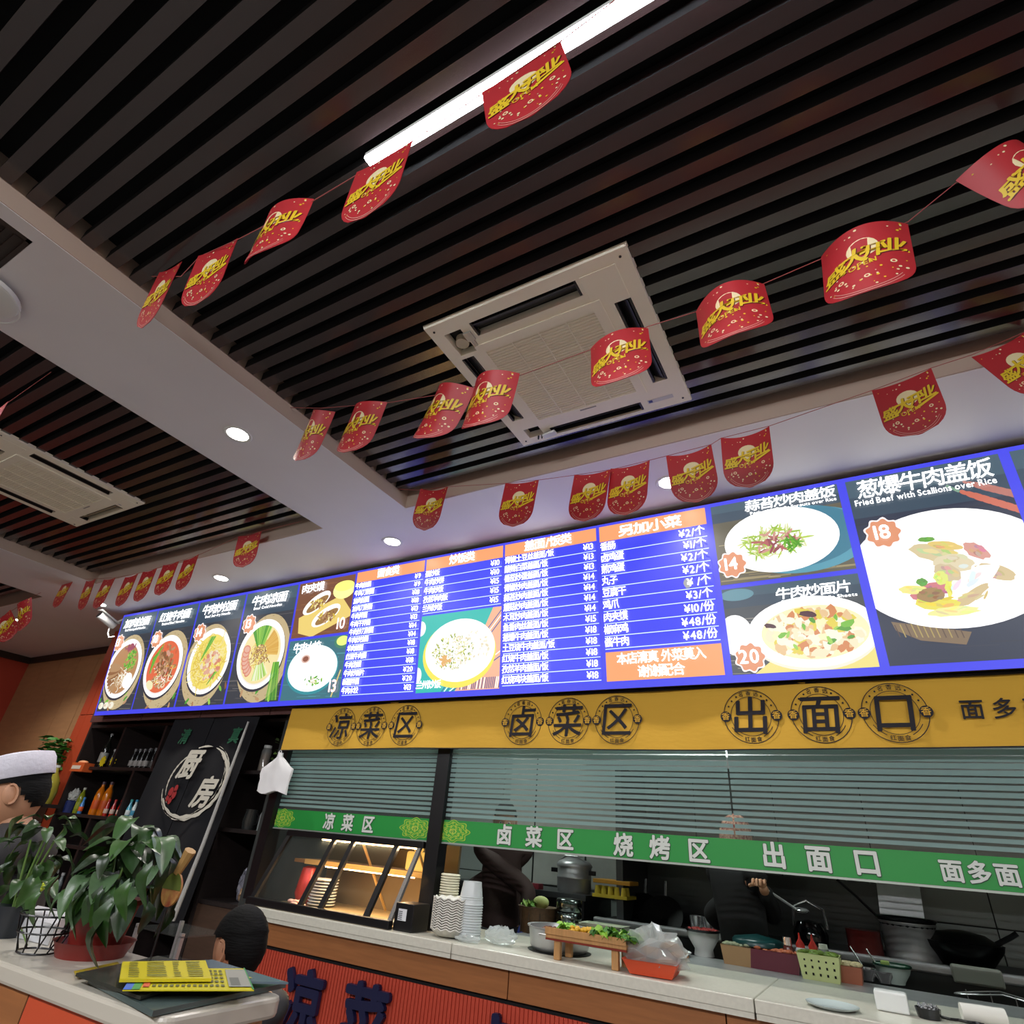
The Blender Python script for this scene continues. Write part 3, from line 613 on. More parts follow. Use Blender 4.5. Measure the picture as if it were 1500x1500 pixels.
#PART2
# =================================================================== BUNTING
FW, FH = .2, .262
def flag_meshes(bend, curl):
    N = 16; rows = 16; m = MB()
    def half(t):      # half width at drop t (0..1)
        if t < .62: return .5
        q = (t - .62) / .38; return .5 * math.sqrt(max(0, 1 - q ** 2.4)) if q < 1 else 0
    def P(x, t, n=0):
        return (x * FW, -bend * (1 - (2 * x) ** 2) * .03 * (1 - .3 * t) + curl * t * t * .03 - n, -t * FH + (-.012 * (1 - (2 * x) ** 2) * (1 - t)))
    cols = []
    for j in range(rows + 1):
        t = j / rows; h = max(.03, half(t))
        for i in range(N + 1): m.v.append(P((i / N * 2 - 1) * h, t))
    nb = len(m.v); m.v += [(a, b + .0012, c) for a, b, c in m.v]
    R = hx('b02a30'); Wb = hx('c9a9a0')
    for j in range(rows):
        for i in range(N):
            a = j * (N + 1) + i; m.f.append((a, a + N + 1, a + N + 2, a + 1)); m.c.append(R); m.m.append(0)
            m.f.append((nb + a, nb + a + 1, nb + a + N + 2, nb + a + N + 1)); m.c.append(R); m.m.append(0)
    o = m.build('flag', M_glosspaint, smooth=True); base = o.data; bpy.data.objects.remove(o)
    q = MB(); rnd = random.Random(5)
    gold = hx('e3c22a'); cream = hx('ecdcae'); drk = hx('5e1218')
    def pr(pts, fs, col, n): q.add([P(x, t, n) for x, t in pts], fs, col)
    def disc(cx, ct, r, col, n, k=18, sy=1): pr([(cx + r * cos(2 * pi * i / k), ct + r * sin(2 * pi * i / k) * FW / FH * sy) for i in range(k)], [tuple(range(k))], col, n)
    disc(0, .33, .18, cream, .0008)
    for k in range(46):
        x = rnd.uniform(-.44, .44); t = rnd.choice([rnd.uniform(.03, .16), rnd.uniform(.55, .88), rnd.uniform(.5, .93)])
        if abs(x) > half(t) - .05: continue
        disc(x, t, rnd.uniform(.008, .02), rnd.choice([cream, gold, cream]), .0009, 6)
    for x, t in ((-.27, .70), (.30, .60), (.02, .76)): disc(x, t, .035, cream if x else gold, .001, 10); disc(x, t, .018, hx('c2252b'), .0012, 8)
    def txt(s, x0, t0, size, col, n, bold, rot=.0, shear=0, stretch=1):
        gl, wd = layout(s, size, bold=bold, shear=shear)
        for vs, fs in gl: q.add([P(x0 + a * cos(rot) - b * sin(rot) * .3, t0 - (b * cos(rot) + a * sin(rot)) * stretch * FW / FH, n + w_) for a, b, w_ in vs], fs, col)
    for dx, c, n in ((.012, drk, .0012), (0, gold, .0016)):
        txt('盛', -.45 + dx, .62 + dx * .5, .25, c, n, .09, .18, .12, 1.0); txt('大', -.24 + dx, .565 + dx * .5, .30, c, n, .09, .18, .12); txt('开', -.02 + dx, .52 + dx * .5, .27, c, n, .09, .18, .12); txt('业', .19 + dx, .475 + dx * .5, .26, c, n, .09, .15, .12)
    pr([(.06, .54), (.46, .43), (.47, .455), (.08, .58)], [(0, 3, 2, 1)], gold, .0016)
    txt('OPEN', -.17, .625, .11, gold, .0018, .03, .2)
    for k in range(5):     # pale wave lines at the hem
        pts = []; r = .36 - .05 * (k % 2) - .02 * k
        for i in range(15):
            a = pi * (.18 + .64 * i / 14); pts.append((.47 * (1 - .04 * k) * cos(a) * .96, min(.985, .62 + .37 * sin(a) - .03 * k)))
        if k < 2:
            vs = []
            for x, t in pts: vs += [(x, t), (x, t - .008)]
            pr(vs, [(2 * i, 2 * i + 2, 2 * i + 3, 2 * i + 1) for i in range(14)], hx('e0a79b'), .001)
    o = q.build('flag_print', M_glosspaint); pm = o.data; bpy.data.objects.remove(o); return base, pm
FV = [flag_meshes(0, .2), flag_meshes(1.4, -.5), flag_meshes(-.5, .6), flag_meshes(2.2, -.8)]
def bunting(label, Y, pts, flags, group='red opening flags on strings'):
    """pts: string points as pixels seen in the plane y = Y (the string is straight in plan); flags: (tl px, tr px, variant, tilt)"""
    sp = [q if isinstance(q, Vector) else ay(q[0], q[1], Y) for q in pts]
    t = thing('bunting', label, 'bunting', sp[0])
    MB().tube(sp, .0014, 4).build('string', mat('string_red', '9b4a45', .6), t)
    for tl, tr, var, tilt, *r in flags:
        a = ay(tl[0], tl[1], Y); b = ay(tr[0], tr[1], Y); mid = (a + b) / 2; d = b - a
        u = ray(tr[0], tr[1]); w_ = EYE - a; A = u.dot(u); B = 2 * u.dot(w_); C_ = w_.dot(w_) - FW * FW; D_ = B * B - 4 * A * C_
        k = -B / (2 * A) if D_ < 0 else min(((-B + s_ * math.sqrt(D_)) / (2 * A) for s_ in (1, -1)), key=lambda q: abs((EYE + u * q).y - a.y))
        b = EYE + u * k; d = b - a; mid = (a + b) / 2; yaw = math.atan2(d.y, d.x); wpx = d.length / FW
        o = bpy.data.objects.new('flag', FV[var][0]); COL.objects.link(o); o.parent = t; o.location = mid - sp[0] + Vector((0, -.004, 0))
        o.rotation_euler = (rad(tilt), -math.atan2(d.z, math.hypot(d.x, d.y)), yaw); o.scale = (max(.8, min(1.1, wpx)), 1, 1)
        p = bpy.data.objects.new('flag_print', FV[var][1]); COL.objects.link(p); p.parent = o
    return t
bunting('string of red grand-opening flags nearest the camera, crossing the LED bar', .545,
    [(185, 427), (205, 405), (265, 405), (292, 376), (350, 350), (461, 293), (600, 210), (708, 136), (822, 60), (930, -22), (1050, -100)],
    [((235, 400), (268, 384), 0, 6), ((292, 376), (350, 350), 0, 4), ((392, 332), (461, 293), 1, 0), ((524, 254), (606, 207), 0, 0), ((707, 137), (822, 62), 0, 0), ((930, -22), (1030, -90), 0, 0)])
bunting('middle string of red grand-opening flags in front of the ceiling air conditioner', 1.335,
    [(423, 597), (470, 598), (568, 590), (650, 577), (762, 550), (866, 512), (950, 478), (1019, 457), (1120, 415), (1201, 380), (1330, 325), (1400, 268), (1500, 215), (1560, 180)],
    [((463, 602), (492, 604), 1, 8), ((521, 596), (568, 590), 1, 4), ((645, 575), (697, 570), 3, 0), ((697, 566), (762, 548), 3, 0), ((866, 512), (950, 482), 1, -6), ((1020, 458), (1120, 418), 3, -6), ((1203, 378), (1330, 330), 3, 0), ((1400, 266), (1500, 222), 3, 0)])
bunting('far string of red grand-opening flags hanging along the white soffit', 2.17,
    [(571, 716), (614, 718), (657, 713), (741, 708), (790, 703), (842, 696), (895, 688), (952, 674), (976, 668), (1042, 651), (1056, 642), (1127, 624), (1277, 572), (1364, 539), (1423, 520), (1500, 487), (1560, 460)],
    [((617, 716), (657, 713), 2, 0), ((741, 708), (790, 703), 0, 0), ((842, 696), (895, 688), 0, 0), ((895, 687), (952, 675), 0, 0), ((976, 668), (1042, 651), 2, 0), ((1056, 642), (1127, 625), 2, 0), ((1277, 573), (1364, 540), 0, 0), ((1423, 524), (1500, 488), 0, 0)])
bunting('string of red flags over the noodle bowl posters in the left bay', 2.17,
    [(92, 846), (110, 849), (140, 848), (170, 846), (203, 840), (231, 832), (263, 822), (291, 813), (350, 786), (384, 778), (440, 764)],
    [((96, 849), (109, 849), 0, 0, 1), ((127, 851), (141, 848), 0, 6, -1), ((153, 849), (170, 846), 0, 0), ((184, 846), (203, 840), 0, 0), ((210, 838), (231, 832), 0, 0), ((240, 828), (263, 822), 0, 0), ((270, 821), (292, 812), 0, 0), ((350, 786), (384, 778), 0, 0)])
bunting('short run of turned red flags at the left frame edge above the tan wall', 2.0,
    [(-30, 930), (0, 905), (20, 893), (46, 875), (60, 868)], [((-14, 915), (16, 893), 0, 10, -1), ((27, 888), (47, 875), 1, 20, 1)])
_a = az(-30, 622, 3.02); _b = az(0, 598, 3.04)
bunting('single red flag cut by the left edge in the left bay', az(0, 598, 3.04).y,
    [_a, _b, az(75, 545, 3.2)], [((-20, 612), (14, 588), 0, 0)])

# =================================================================== AIR CONDITIONERS
def ac_unit(name_label, cx, cy, rz, broken, vertical_grille=False):
    t = thing('ceiling_air_conditioner', name_label, 'air conditioner', (cx, cy, 3.25), rz, 'square ceiling air conditioners')
    Wd = .43; z1 = .012; zt = -.0
    holes = [(-.245, .22, -.378, -.305), (-.245, .22, .352, .408), (.31, .375, -.22, .255), (-.385, -.322, -.22, .235)]
    if broken: holes += [(-.372, -.292, -.368, -.24), (-.37, -.288, .315, .385)]
    # panel as a grid with rectangular openings
    xs = sorted({-Wd, Wd, -.27, .27} | {h[0] for h in holes} | {h[1] for h in holes}); ys = sorted({-Wd, Wd, -.265, .30} | {h[2] for h in holes} | {h[3] for h in holes})
    mb = MB()
    for a, b in zip(xs, xs[1:]):
        for c, d in zip(ys, ys[1:]):
            mx, my = (a + b) / 2, (c + d) / 2
            if any(h[0] < mx < h[1] and h[2] < my < h[3] for h in holes): continue
            mb.add([(a, c, 0), (b, c, 0), (b, d, 0), (a, d, 0)], [(0, 3, 2, 1)])
    for a0, a1, b0, b1 in holes:
        mb.add([(a0, b0, 0), (a1, b0, 0), (a1, b1, 0), (a0, b1, 0), (a0, b0, .04), (a1, b0, .04), (a1, b1, .04), (a0, b1, .04)], [(0, 1, 5, 4), (1, 2, 6, 5), (2, 3, 7, 6), (3, 0, 4, 7)])
    for (a, b), (c, d) in (((-Wd, -Wd), (Wd, -Wd)), ((Wd, -Wd), (Wd, Wd)), ((Wd, Wd), (-Wd, Wd)), ((-Wd, Wd), (-Wd, -Wd))):
        mb.add([(a, b, 0), (c, d, 0), (c * 1.012, d * 1.012, .018), (a * 1.012, b * 1.012, .018)], [(0, 1, 2, 3)])
    mb.build('panel', M_acw, t, local=True)
    MB().box(-.42, .42, -.42, .42, .045, .09).build('duct_box', M_acd, t, local=True)
    for a0, a1, b0, b1 in holes[:4]:
        lv = MB(); m = Matrix.Translation(((a0 + a1) / 2, (b0 + b1) / 2, .016)) @ (Matrix.Rotation(.6 if b1 - b0 < .1 else 0, 4, 'X') @ Matrix.Rotation(.6 if b1 - b0 > .1 else 0, 4, 'Y'))
        l, q = (a1 - a0) / 2 - .008, (b1 - b0) / 2 - .008
        lv.box(-l * (.9 if b1 - b0 > .1 else 1), l * (.9 if b1 - b0 > .1 else 1), -q, q, -.002, .002, M=m); lv.build('louver', M_acd if broken else mat('tan_louver', '8d7f63', .5), t, local=True)
        MB().box(a0 + .002, a0 + .01, b0 + .002, b1 - .002, .0, .02).box(a1 - .01, a1 - .002, b0 + .002, b1 - .002, 0, .02).build('louver_bracket', M_acd, t, local=True)
    fr = MB(); a, b, c, d = -.29, .268, -.264, .30
    for x0, x1, y0, y1 in ((a, b, c, c + .04), (a, b, d - .03, d), (a, a + .03, c + .04, d - .03), (b - .04, b, c + .04, d - .03)): fr.box(x0, x1, y0, y1, -.006, 0)
    g = fr.build('grille', M_acw, t, local=True)
    bars = MB(); n = 34
    for i in range(n): y = c + .042 + i * (d - c - .076) / (n - 1); bars.box(a + .03, b - .04, y - .0024, y + .0024, -.004, .002)
    for x in (-.135, -.012, .109): bars.box(x - .003, x + .003, c + .04, d - .03, -.005, .0)
    tag(bars.build('grille_bars', M_acw, g, local=True), kind='stuff')
    MB().box(a + .03, b - .04, c + .04, d - .03, .006, .008).build('filter', mat('dust_filter', '43372e', .9), g, local=True)
    MB().box(-.05, .03, .283, .29, -.0072, -.006).build('name_plate', mat('grey_print', '8d8d86', .5), t, local=True)
    for x0, x1, y0, y1 in (((.235, .375, -.382, -.23),) if broken else ((.26, .375, -.382, -.26), (-.38, -.29, -.37, -.26), (.26, .375, .33, .4), (-.38, -.29, .33, .4))):
        MB().box(x0, x1, y0, y1, -.003, 0).build('corner_cover', M_acw, t, local=True, bevel=.004)
    MB().box(.25, .365, .355, .378, -.0015, 0).build('rating_sticker', mat('sticker', 'c6c6c8', .5), t, local=True)
    MB().box(.255, .272, .358, .373, -.0025, -.0014).build('sticker_mark', mat('sticker_blue', '2a3d86', .5), t, local=True)
    if broken:
        MB().cyl((-.335, -.29, .01), (-.335, -.29, .04), .028, .03, 16).build('pipe_stub', mat('foam_insulation', 'c9bfa6', .8), t, local=True)
        MB().box(-.295, -.26, -.345, -.30, -.008, .004).box(-.286, -.27, -.33, -.26, -.004, .004).build('bracket', M_steel, t, local=True)
        MB().box(-.345, -.275, .325, .352, -.02, -.008, M=Matrix.Rotation(-.15, 4, 'Z')).build('hanging_clip', M_plastic, t, local=True)
        b_ = MB(); [b_.cyl((-.30 - k * .02, .385, -.001), (-.30 - k * .02, .385, -.022), .004, .004, 6) for k in range(2)]; b_.build('hanging_screw', M_acd, t, local=True)
    for x, y in ((-.4, -.4), (.4, -.4), (.4, .4), (-.4, .4)): MB().cyl((x, y, -.0025), (x, y, 0), .005, .005, 8).build('screw', M_acd, t, local=True)
    return t
ac_unit('white square ceiling air conditioner with two corner covers missing, above the menu board', AC_A[0], AC_A[1], 0, True)
ac_unit('cream ceiling air conditioner at the left edge, in the far slatted bay', AC_B[0], AC_B[1], 0, False)

# =================================================================== COUNTER
ctr = thing('service_counter', 'long service counter with pale stone top, oak band and red ribbed front', 'counter', (-.5, 3.1, 0))
for i, (a, b) in enumerate(((-3.40, -1.9), (-1.896, -.545), (-.541, 1.1), (1.104, 3.6))):
    MB().box(a, b, 2.85, 3.46, .992, 1.035).build('worktop_slab', M_quartz, ctr, bevel=.004)
    MB().box(a + .002, b - .002, 2.852, 2.875, .975, .992).build('slab_lip', M_quartz, ctr)
for a, b in ((-3.36, -1.598), (-1.592, -.658), (-.652, .6), (.606, 3.6)): MB().box(a, b, 2.88, 2.9, .868, .972).build('oak_band', M_oak, ctr)
MB().box(-3.36, 3.6, 2.9, 3.44, 0, .99).build('carcass', M_dark, ctr)
mb = MB(); x = -3.36
while x < 2.2: mb.box(x, x + .016, 2.892, 2.9, 0, .848); x += .021
tag(mb.build('red_flutes', M_red, ctr), kind='stuff')
MB().box(-3.36, 3.6, 2.897, 2.9, 0, .848).build('red_backing', M_red, ctr)
letM = mat('navy_letter', '14183c', .4)
for ch, x in zip('凉菜卤', (-2.93, -2.5, -1.76)):
    m = MB(); text_solid(m, ch, Vector((x, 2.886, .53)), UX, Vector((0, 0, 1)), Vector((0, -1, 0)), .27, .022, bold=.09); o = m.build('raised_letter', letM, ctr); o['label'] = 'navy raised character'
# steel prep table and stove line behind
st = thing('prep_table', 'stainless steel prep table behind the stone counter', 'table', (-.2, 3.9, 0))
MB().box(-2.08, 3.2, 3.5, 4.1, .975, 1.0).build('top', M_steel, st, bevel=.004); MB().box(-2.06, 3.2, 3.52, 4.08, 0, .97).build('body', mat('dull_steel', '4c4f50', .45, .8), st)
sv = thing('stove_line', 'stainless steel stove line with bright front edge below the tiled wall', 'stove', (.2, 4.8, 0))
MB().box(-1.9, 3.2, 4.62, 5.25, 0, 1.06).build('body', mat('dull_steel'), sv); MB().box(-1.9, 3.2, 4.59, 4.64, 1.03, 1.075).build('front_edge', M_steel, sv, bevel=.01)
for a, b in ((-1.88, -1.02), (-.98, .0)): MB().box(a, b, 5.22, 5.25, 1.06, 1.42).build('back_panel', mat('brushed_panel', '3d3f3e', .35, .8), sv)
# grey fridge column and shelf cabinet at the left kitchen part
eq = thing('kitchen_cabinet', 'dark equipment cabinet carrying the pressure cooker', 'cabinet', (-2.6, 4.6, 0))
MB().box(-3.15, -1.98, 4.62, 5.15, 0, 1.155).build('body', M_black, eq); MB().box(-3.17, -1.96, 4.60, 5.17, 1.155, 1.19).build('top', mat('dull_steel'), eq)
fp = thing('steel_upright', 'tall grey steel upright between cooker cabinet and stove', 'partition', (-1.93, 4.6, 0)); MB().box(-1.75, -1.70, 4.66, 5.3, 1.06, 2.2).build('post', mat('dull_steel'), fp); MB().box(-1.9, -1.6, 5.24, 5.27, 1.45, 2.1).build('side_sheet', mat('dull_steel'), fp)
wp = thing('white_wall_board', 'pale board on the kitchen wall behind the pressure cooker', 'board', (-2.5, 5.28, 1.2)); MB().box(-3.02, -1.98, 5.27, 5.3, 1.2, 2.2).build('sheet', mat('pale_board', 'a5a7a0', .5, noise=.15, nscale=5), wp); MB().box(-2.75, -2.74, 5.262, 5.27, 1.2, 2.2).build('joint', M_dark, wp)
# extraction hood seen dimly through the stripes
hood = thing('extraction_hood', 'steel extraction hood above the stove, seen through the striped glass', 'hood', (.4, 4.8, 2.1))
MB().add([(-1.8, 4.3, 2.05), (3.2, 4.3, 2.05), (3.2, 5.3, 2.05), (-1.8, 5.3, 2.05), (-1.8, 4.7, 2.6), (3.2, 4.7, 2.6), (3.2, 5.3, 2.6), (-1.8, 5.3, 2.6)], [(0, 3, 2, 1), (4, 5, 6, 7), (0, 1, 5, 4), (1, 2, 6, 5), (2, 3, 7, 6), (3, 0, 4, 7)]).build('canopy', M_steel, hood)
MB().box(-1.82, 3.2, 4.27, 4.31, 2.0, 2.07).build('rim', M_steel, hood)

# =================================================================== FOOD DISPLAY CASE
dc = thing('food_display_case', 'black slanted glass food display case with warm light at the counter left end', 'display case', (-2.9, 3.0, 1.035))
zt, zb_, yt, ybm = 1.43, 1.045, 3.09, 2.895
def fp_(x, t): return Vector((x, ybm + (yt - ybm) * t, zb_ + (zt - zb_) * t))
def fbar(xa, xb, w=.02, m=M_black, name='upright'):
    MB().box(-w, w, -.016, .004, 0, 1, M=Matrix(((1, 0, xb - xa, xa), (0, 1, yt - ybm, ybm), (0, 0, zt - zb_, zb_), (0, 0, 0, 1)))).build(name, m, dc)
for x in (-3.4, -2.995, -2.835, -2.495): fbar(x, x, .017)
fbar(-2.33, -2.33, .012, M_chrome)
MB().box(-3.42, -2.31, 2.868, 2.905, 1.036, 1.075).build('bottom_rail', M_black, dc, bevel=.004); MB().box(-3.42, -2.30, 3.06, 3.098, 1.405, 1.44).build('top_rail', M_black, dc, bevel=.004)
for a, b in ((-3.383, -3.012), (-2.978, -2.852), (-2.818, -2.512)):
    MB().add([fp_(a, .06), fp_(b, .06), fp_(b, .95), fp_(a, .95)], [(0, 1, 2, 3)]).build('glass_pane', M_glass, dc)
MB().box(-3.42, -2.32, 2.87, 3.5, 1.036, 1.045).build('tray_floor', mat('warm_steel', 'c8b48a', .3, .7), dc)
MB().box(-3.41, -2.33, 3.48, 3.5, 1.045, 1.43).build('back_wall', mat('case_back', '7b6a50', .4, .4), dc)
MB().box(-3.40, -2.33, 3.16, 3.48, 1.262, 1.282).build('shelf', mat('wooden_shelf', '8a5f35', .5), dc); MB().box(-3.3, -2.33, 3.155, 3.165, 1.258, 1.285).build('shelf_edge', mat('wooden_edge', 'c59b5a', .4), dc)
MB().box(-3.12, -2.42, 3.165, 3.18, 1.252, 1.258).build('led_strip', mat('warm_led', 'ffffff', emit='ffc98a', es=14), dc)
MB().box(-3.1, -2.36, 3.07, 3.085, 1.398, 1.404).build('led_strip', mat('warm_led'), dc)
for x in (-2.82, -2.40): MB().cyl((x, 3.45, 1.05), (x + .03, 3.1, 1.41), .008, .008, 6).build('brace', mat('wooden_edge'), dc)
l = lamp('case_light', 'AREA', (-2.8, 3.16, 1.245), 2.2, (1, .72, .42), (0, 0, 0), .7, .03)
l2 = lamp('case_light', 'AREA', (-2.75, 3.08, 1.39), 1.6, (1, .72, .42), (-.5, 0, 0), .7, .02)
def item(name, label, cat, p, build, group=None, rz=0):
    t = thing(name, label, cat, p, rz, group); build(t); return t
# things in the case
o = MB(); 
for k in range(9): o.lathe([(.01, .003), (.075, .006), (.085, .012), (.085, .015), (.01, .008)], (0, 0, k * .016), 18)
t = thing('plate_stack', 'stack of pale plates inside the lit display case', 'plates', (-3.13, 3.2, 1.046)); o.build('plates', M_plastic, t, smooth=True, local=True)
t = thing('red_bag', 'red plastic bag standing in the left of the display case', 'bag', (-3.3, 3.22, 1.046)); MB().lathe([(.05, 0), (.07, .05), (.06, .12), (.05, .19), (.02, .2)], n=10, wave=lambda j, a: .008 * sin(5 * a)).build('bag', mat('red_plastic', 'b8271f', .35), t, smooth=True, local=True)
t = thing('food_scraps', 'pale sliced meat on the floor of the display case', 'meat', (-3.12, 2.98, 1.046)); mb = MB()
for k in range(9): mb.ball((random.uniform(-.05, .05), random.uniform(-.03, .03), .012 + .01 * (k % 3)), (.025, .018, .01), 6)
mb.build('slices', mat('pink_meat', 'c9998a', .6), t, smooth=True, local=True)
def bread(t):
    mb = MB()
    mb.box(-.075, .075, -.02, .02, 0, .10).box(-.03, .03, -.018, .018, .1, .155); mb.build('block', mat('yellow_card_glow', 'e8c56c', .6, emit='e8b860', es=.25), t, local=True, bevel=.012)  # faint emission in the card stands in for the case light on it
item('yellow_block', 'yellow block with added glow, shaped like a chopping board on the case shelf', 'board', (-2.47, 3.25, 1.283), bread)
item('yellow_block', 'small yellow lump with added glow at the right end of the case shelf', 'food', (-2.36, 3.3, 1.283), lambda t: MB().ball((0, 0, .03), (.03, .03, .03), 8).ball((.01, 0, .055), (.02, .02, .02), 8).build('lump', mat('yellow_card_glow'), t, local=True, smooth=True))
item('tray', 'steel tray lying at the front right of the display case', 'tray', (-2.44, 3.0, 1.046), lambda t: MB().lathe([(.01, 0), (.06, 0), (.07, .012), (.066, .012), (.055, .004), (.01, .004)], n=4, sx=1.2).build('tray', M_steel, t, local=True))
def sbox(t):
    MB().box(-.06, .06, -.07, .07, 0, .12).build('body', M_black, t, local=True, bevel=.004)
    MB().box(-.035, .018, -.0725, -.07, .045, .095).build('label_sheet', mat('label_white', 'd9dbe0', .5), t, local=True)
    m = MB(); rr = random.Random(2)
    for k in range(5): m.box(-.032, -.008, -.0735, -.0725, .05 + k * .008, .053 + k * .008)
    m.build('label_print', M_ink, t, local=True)
item('black_device', 'black box with a white sticker beside the chrome case rail', 'device', (-2.245, 2.97, 1.036), sbox)

# =================================================================== ON THE COUNTER
def bowls(t):
    n = 0
    for k in range(13):
        mb = MB(); z = k * .0105
        mb.lathe([(.002, .02 + z), (.07, .02 + z), (.1, .043 + z), (.105, .0455 + z), (.105, .0405 + z), (.099, .038 + z), (.072, .012 + z), (.002, .012 + z)], n=64, wave=lambda j, a: (.0045 * sin(14 * a) if 2 <= j <= 5 else 0))
        mb.build('paper_tray', mat('paper_white', 'd8d6cf', .6), t, smooth=True, local=True)
P = az(650, 1374, 1.035)
item('paper_bowl_stack', 'stack of white scalloped paper bowls beside the black post', 'bowls', (P.x, 3.0, 1.03), bowls)
def cups(t):
    m = mat('milky_cup', 'dfe6e8', .25, trans=.25)
    for k in range(14):
        z = k * .011; MB().lathe([(.062, z), (.066, z + .004), (.062, z + .006), (.052, z + .075), (.0005, z + .076)], n=24).build('cup', m, t, smooth=True, local=True)
    for k in range(3):
        z = .155 + k * .01; MB().lathe([(.058, z), (.061, z + .004), (.057, z + .006), (.047, z + .07), (.0005, z + .071)], n=24).build('cup', m, t, smooth=True, local=True)
item('cup_stack', 'tall stack of translucent white plastic cups turned upside down', 'cups', (-1.92, 3.02, 1.036), cups)
def lids(h):
    def f(t):
        for k in range(int(h / .012)): MB().lathe([(.0005, k * .012), (.05, k * .012), (.054, k * .012 + .005), (.05, k * .012 + .01), (.0005, k * .012 + .01)], n=20).build('lid', mat('cream_lid', 'cfcbb4', .5), t, smooth=True, local=True)
    return f
item('lid_stack', 'tall leaning stack of cream lids behind the paper bowls', 'lids', (-2.13, 3.12, 1.036), lids(.27))
item('lid_stack', 'shorter stack of cream lids between the tall lids and the cups', 'lids', (-2.03, 3.14, 1.036), lids(.17))
def crumple(rx, ry, rz_, seed, m, name='bag', n=12):
    def f(t):
        r = random.Random(seed); mb = MB(); mb.ball((0, 0, rz_), (rx, ry, rz_), n)
        mb.v = [(a * (1 + r.uniform(-.22, .22)), b * (1 + r.uniform(-.22, .22)), max(.001, c * (1 + r.uniform(-.25, .2)))) for a, b, c in mb.v]; mb.build(name, m, t, local=True)
    return f
item('plastic_bag', 'crumpled clear plastic bag lying left of the steel basin', 'bag', (-1.73, 3.02, 1.036), crumple(.085, .05, .035, 3, M_clear))
item('plastic_bag', 'flat crumpled clear film in front of the cup stack', 'bag', (-1.86, 2.93, 1.036), crumple(.07, .03, .015, 5, M_clear))
def basin(t):
    MB().lathe([(.0005, .004), (.125, .004), (.14, .02), (.15, .09), (.158, .094), (.158, .098), (.146, .096), (.136, .022), (.12, .01), (.0005, .01)], n=40).build('basin', M_steel, t, smooth=True, local=True)
    MB().lathe([(.0005, .075), (.145, .075)], n=32).build('sauce', mat('red_brown_food', '3d1a10', .3), t, local=True)
    m = MB(); r = random.Random(4)
    for k in range(60): a = r.uniform(0, 6.28); q = .13 * math.sqrt(r.random()); m.ball((q * cos(a), q * sin(a), .08), (.014, .01, .007), 5)
    tag(m.build('meat_pieces', mat('meat_brown', '6d3a26', .5), t, smooth=True, local=True), kind='stuff')
    MB().tube([(-.03, -.15, .07), (-.03, -.165, .075), (.03, -.165, .075), (.03, -.15, .07)], .003).build('handle', M_steel, t, local=True)
    MB().lathe([(.15, 0), (.153, .002), (.13, .004)], n=32).build('mat', M_black, t, local=True)
P = az(803, 1397, 1.036)
item('steel_basin', 'round steel basin of dark braised meat on the counter', 'basin', (P.x, P.y + .12, 1.036), basin)
def board_(t):
    w = mat('pale_wood', 'b98a55', .5, noise=.2, nscale=8, stretch=(12, 1, 1))
    MB().box(-.19, .19, -.08, .08, .075, .092).build('board', w, t, local=True, bevel=.003)
    MB().box(-.19, .19, -.085, -.075, .09, .115).box(-.19, .19, .075, .085, .09, .115).build('rim', w, t, local=True)
    MB().box(-.19, .19, -.078, -.07, .068, .075).build('red_line', mat('red_lacquer', '7a2a1c', .4), t, local=True)
    for x in (-.15, .12):
        for y in (-.06, .06): MB().box(x, x + .03, y - .012, y + .012, 0, .075).build('leg', w, t, local=True, bevel=.002)
P = az(860, 1412, 1.036)
sb = item('serving_board', 'low wooden serving stand with legs between the basin and the orange tray', 'serving board', (-1.235, 2.97, 1.036), board_, rz=.0)
def lettuce(n, spread, cols, seed, s=.03):
    def f(t):
        r = random.Random(seed); M_ = [mat('leaf_%s' % c, c, .5) for c in cols]
        mbs = [MB() for _ in cols]
        for k in range(n):
            i = r.randrange(len(cols)); x = r.uniform(-spread[0], spread[0]); y = r.uniform(-spread[1], spread[1]); m = Matrix.Rotation(r.uniform(0, 6), 3, 'Z') @ Matrix.Rotation(r.uniform(-.8, .8), 3, 'X')
            vs = [];
            for j in range(8): a = j * pi / 4; q = s * r.uniform(.7, 1.2); vs.append(m @ Vector((q * cos(a), q * sin(a) * .7, r.uniform(-.008, .008))) + Vector((x, y, r.uniform(.01, .035))))
            c = Vector((x, y, .03)); mbs[i].add([c] + vs, [(0, 1 + j, 1 + (j + 1) % 8) for j in range(8)])
        for mb, mm in zip(mbs, M_):
            if mb.v: tag(mb.build('leaves', mm, t, local=True), kind='stuff')
    return f
item('lettuce', 'curly green lettuce lying along the wooden serving stand', 'lettuce', (-1.11, 2.95, 1.13), lettuce(70, (.10, .06), ('3f7a24', '7fae3a', '2b5a1c'), 1))
item('lettuce', 'pale green lettuce tuft at the left end of the serving stand', 'lettuce', (-1.36, 2.96, 1.13), lettuce(16, (.02, .05), ('8fbf45', '6ca035'), 2, .026))
def corn(t):
    m = MB(); r = random.Random(8)
    for k in range(90): m.ball((r.uniform(-.09, .09), r.uniform(-.05, .05), r.uniform(.005, .03)), (.011, .009, .008), 5)
    tag(m.build('kernels', mat('corn_yellow', 'd0a024', .5), t, smooth=True, local=True), kind='stuff')
item('corn_pile', 'yellow shredded topping heaped on the wooden serving stand', 'food', (-1.25, 2.97, 1.128), corn)
def otray(t):
    m = mat('orange_tray', 'd2502c', .5)
    MB().lathe([(.0005, .002), (.12, .002), (.155, .05), (.16, .052), (.15, .046), (.118, .008), (.0005, .008)], n=4, M=Matrix.Rotation(pi / 4 + .12, 3, 'Z'), sx=1, sy=1).build('tray', m, t, local=True)
P = az(955, 1425, 1.036)
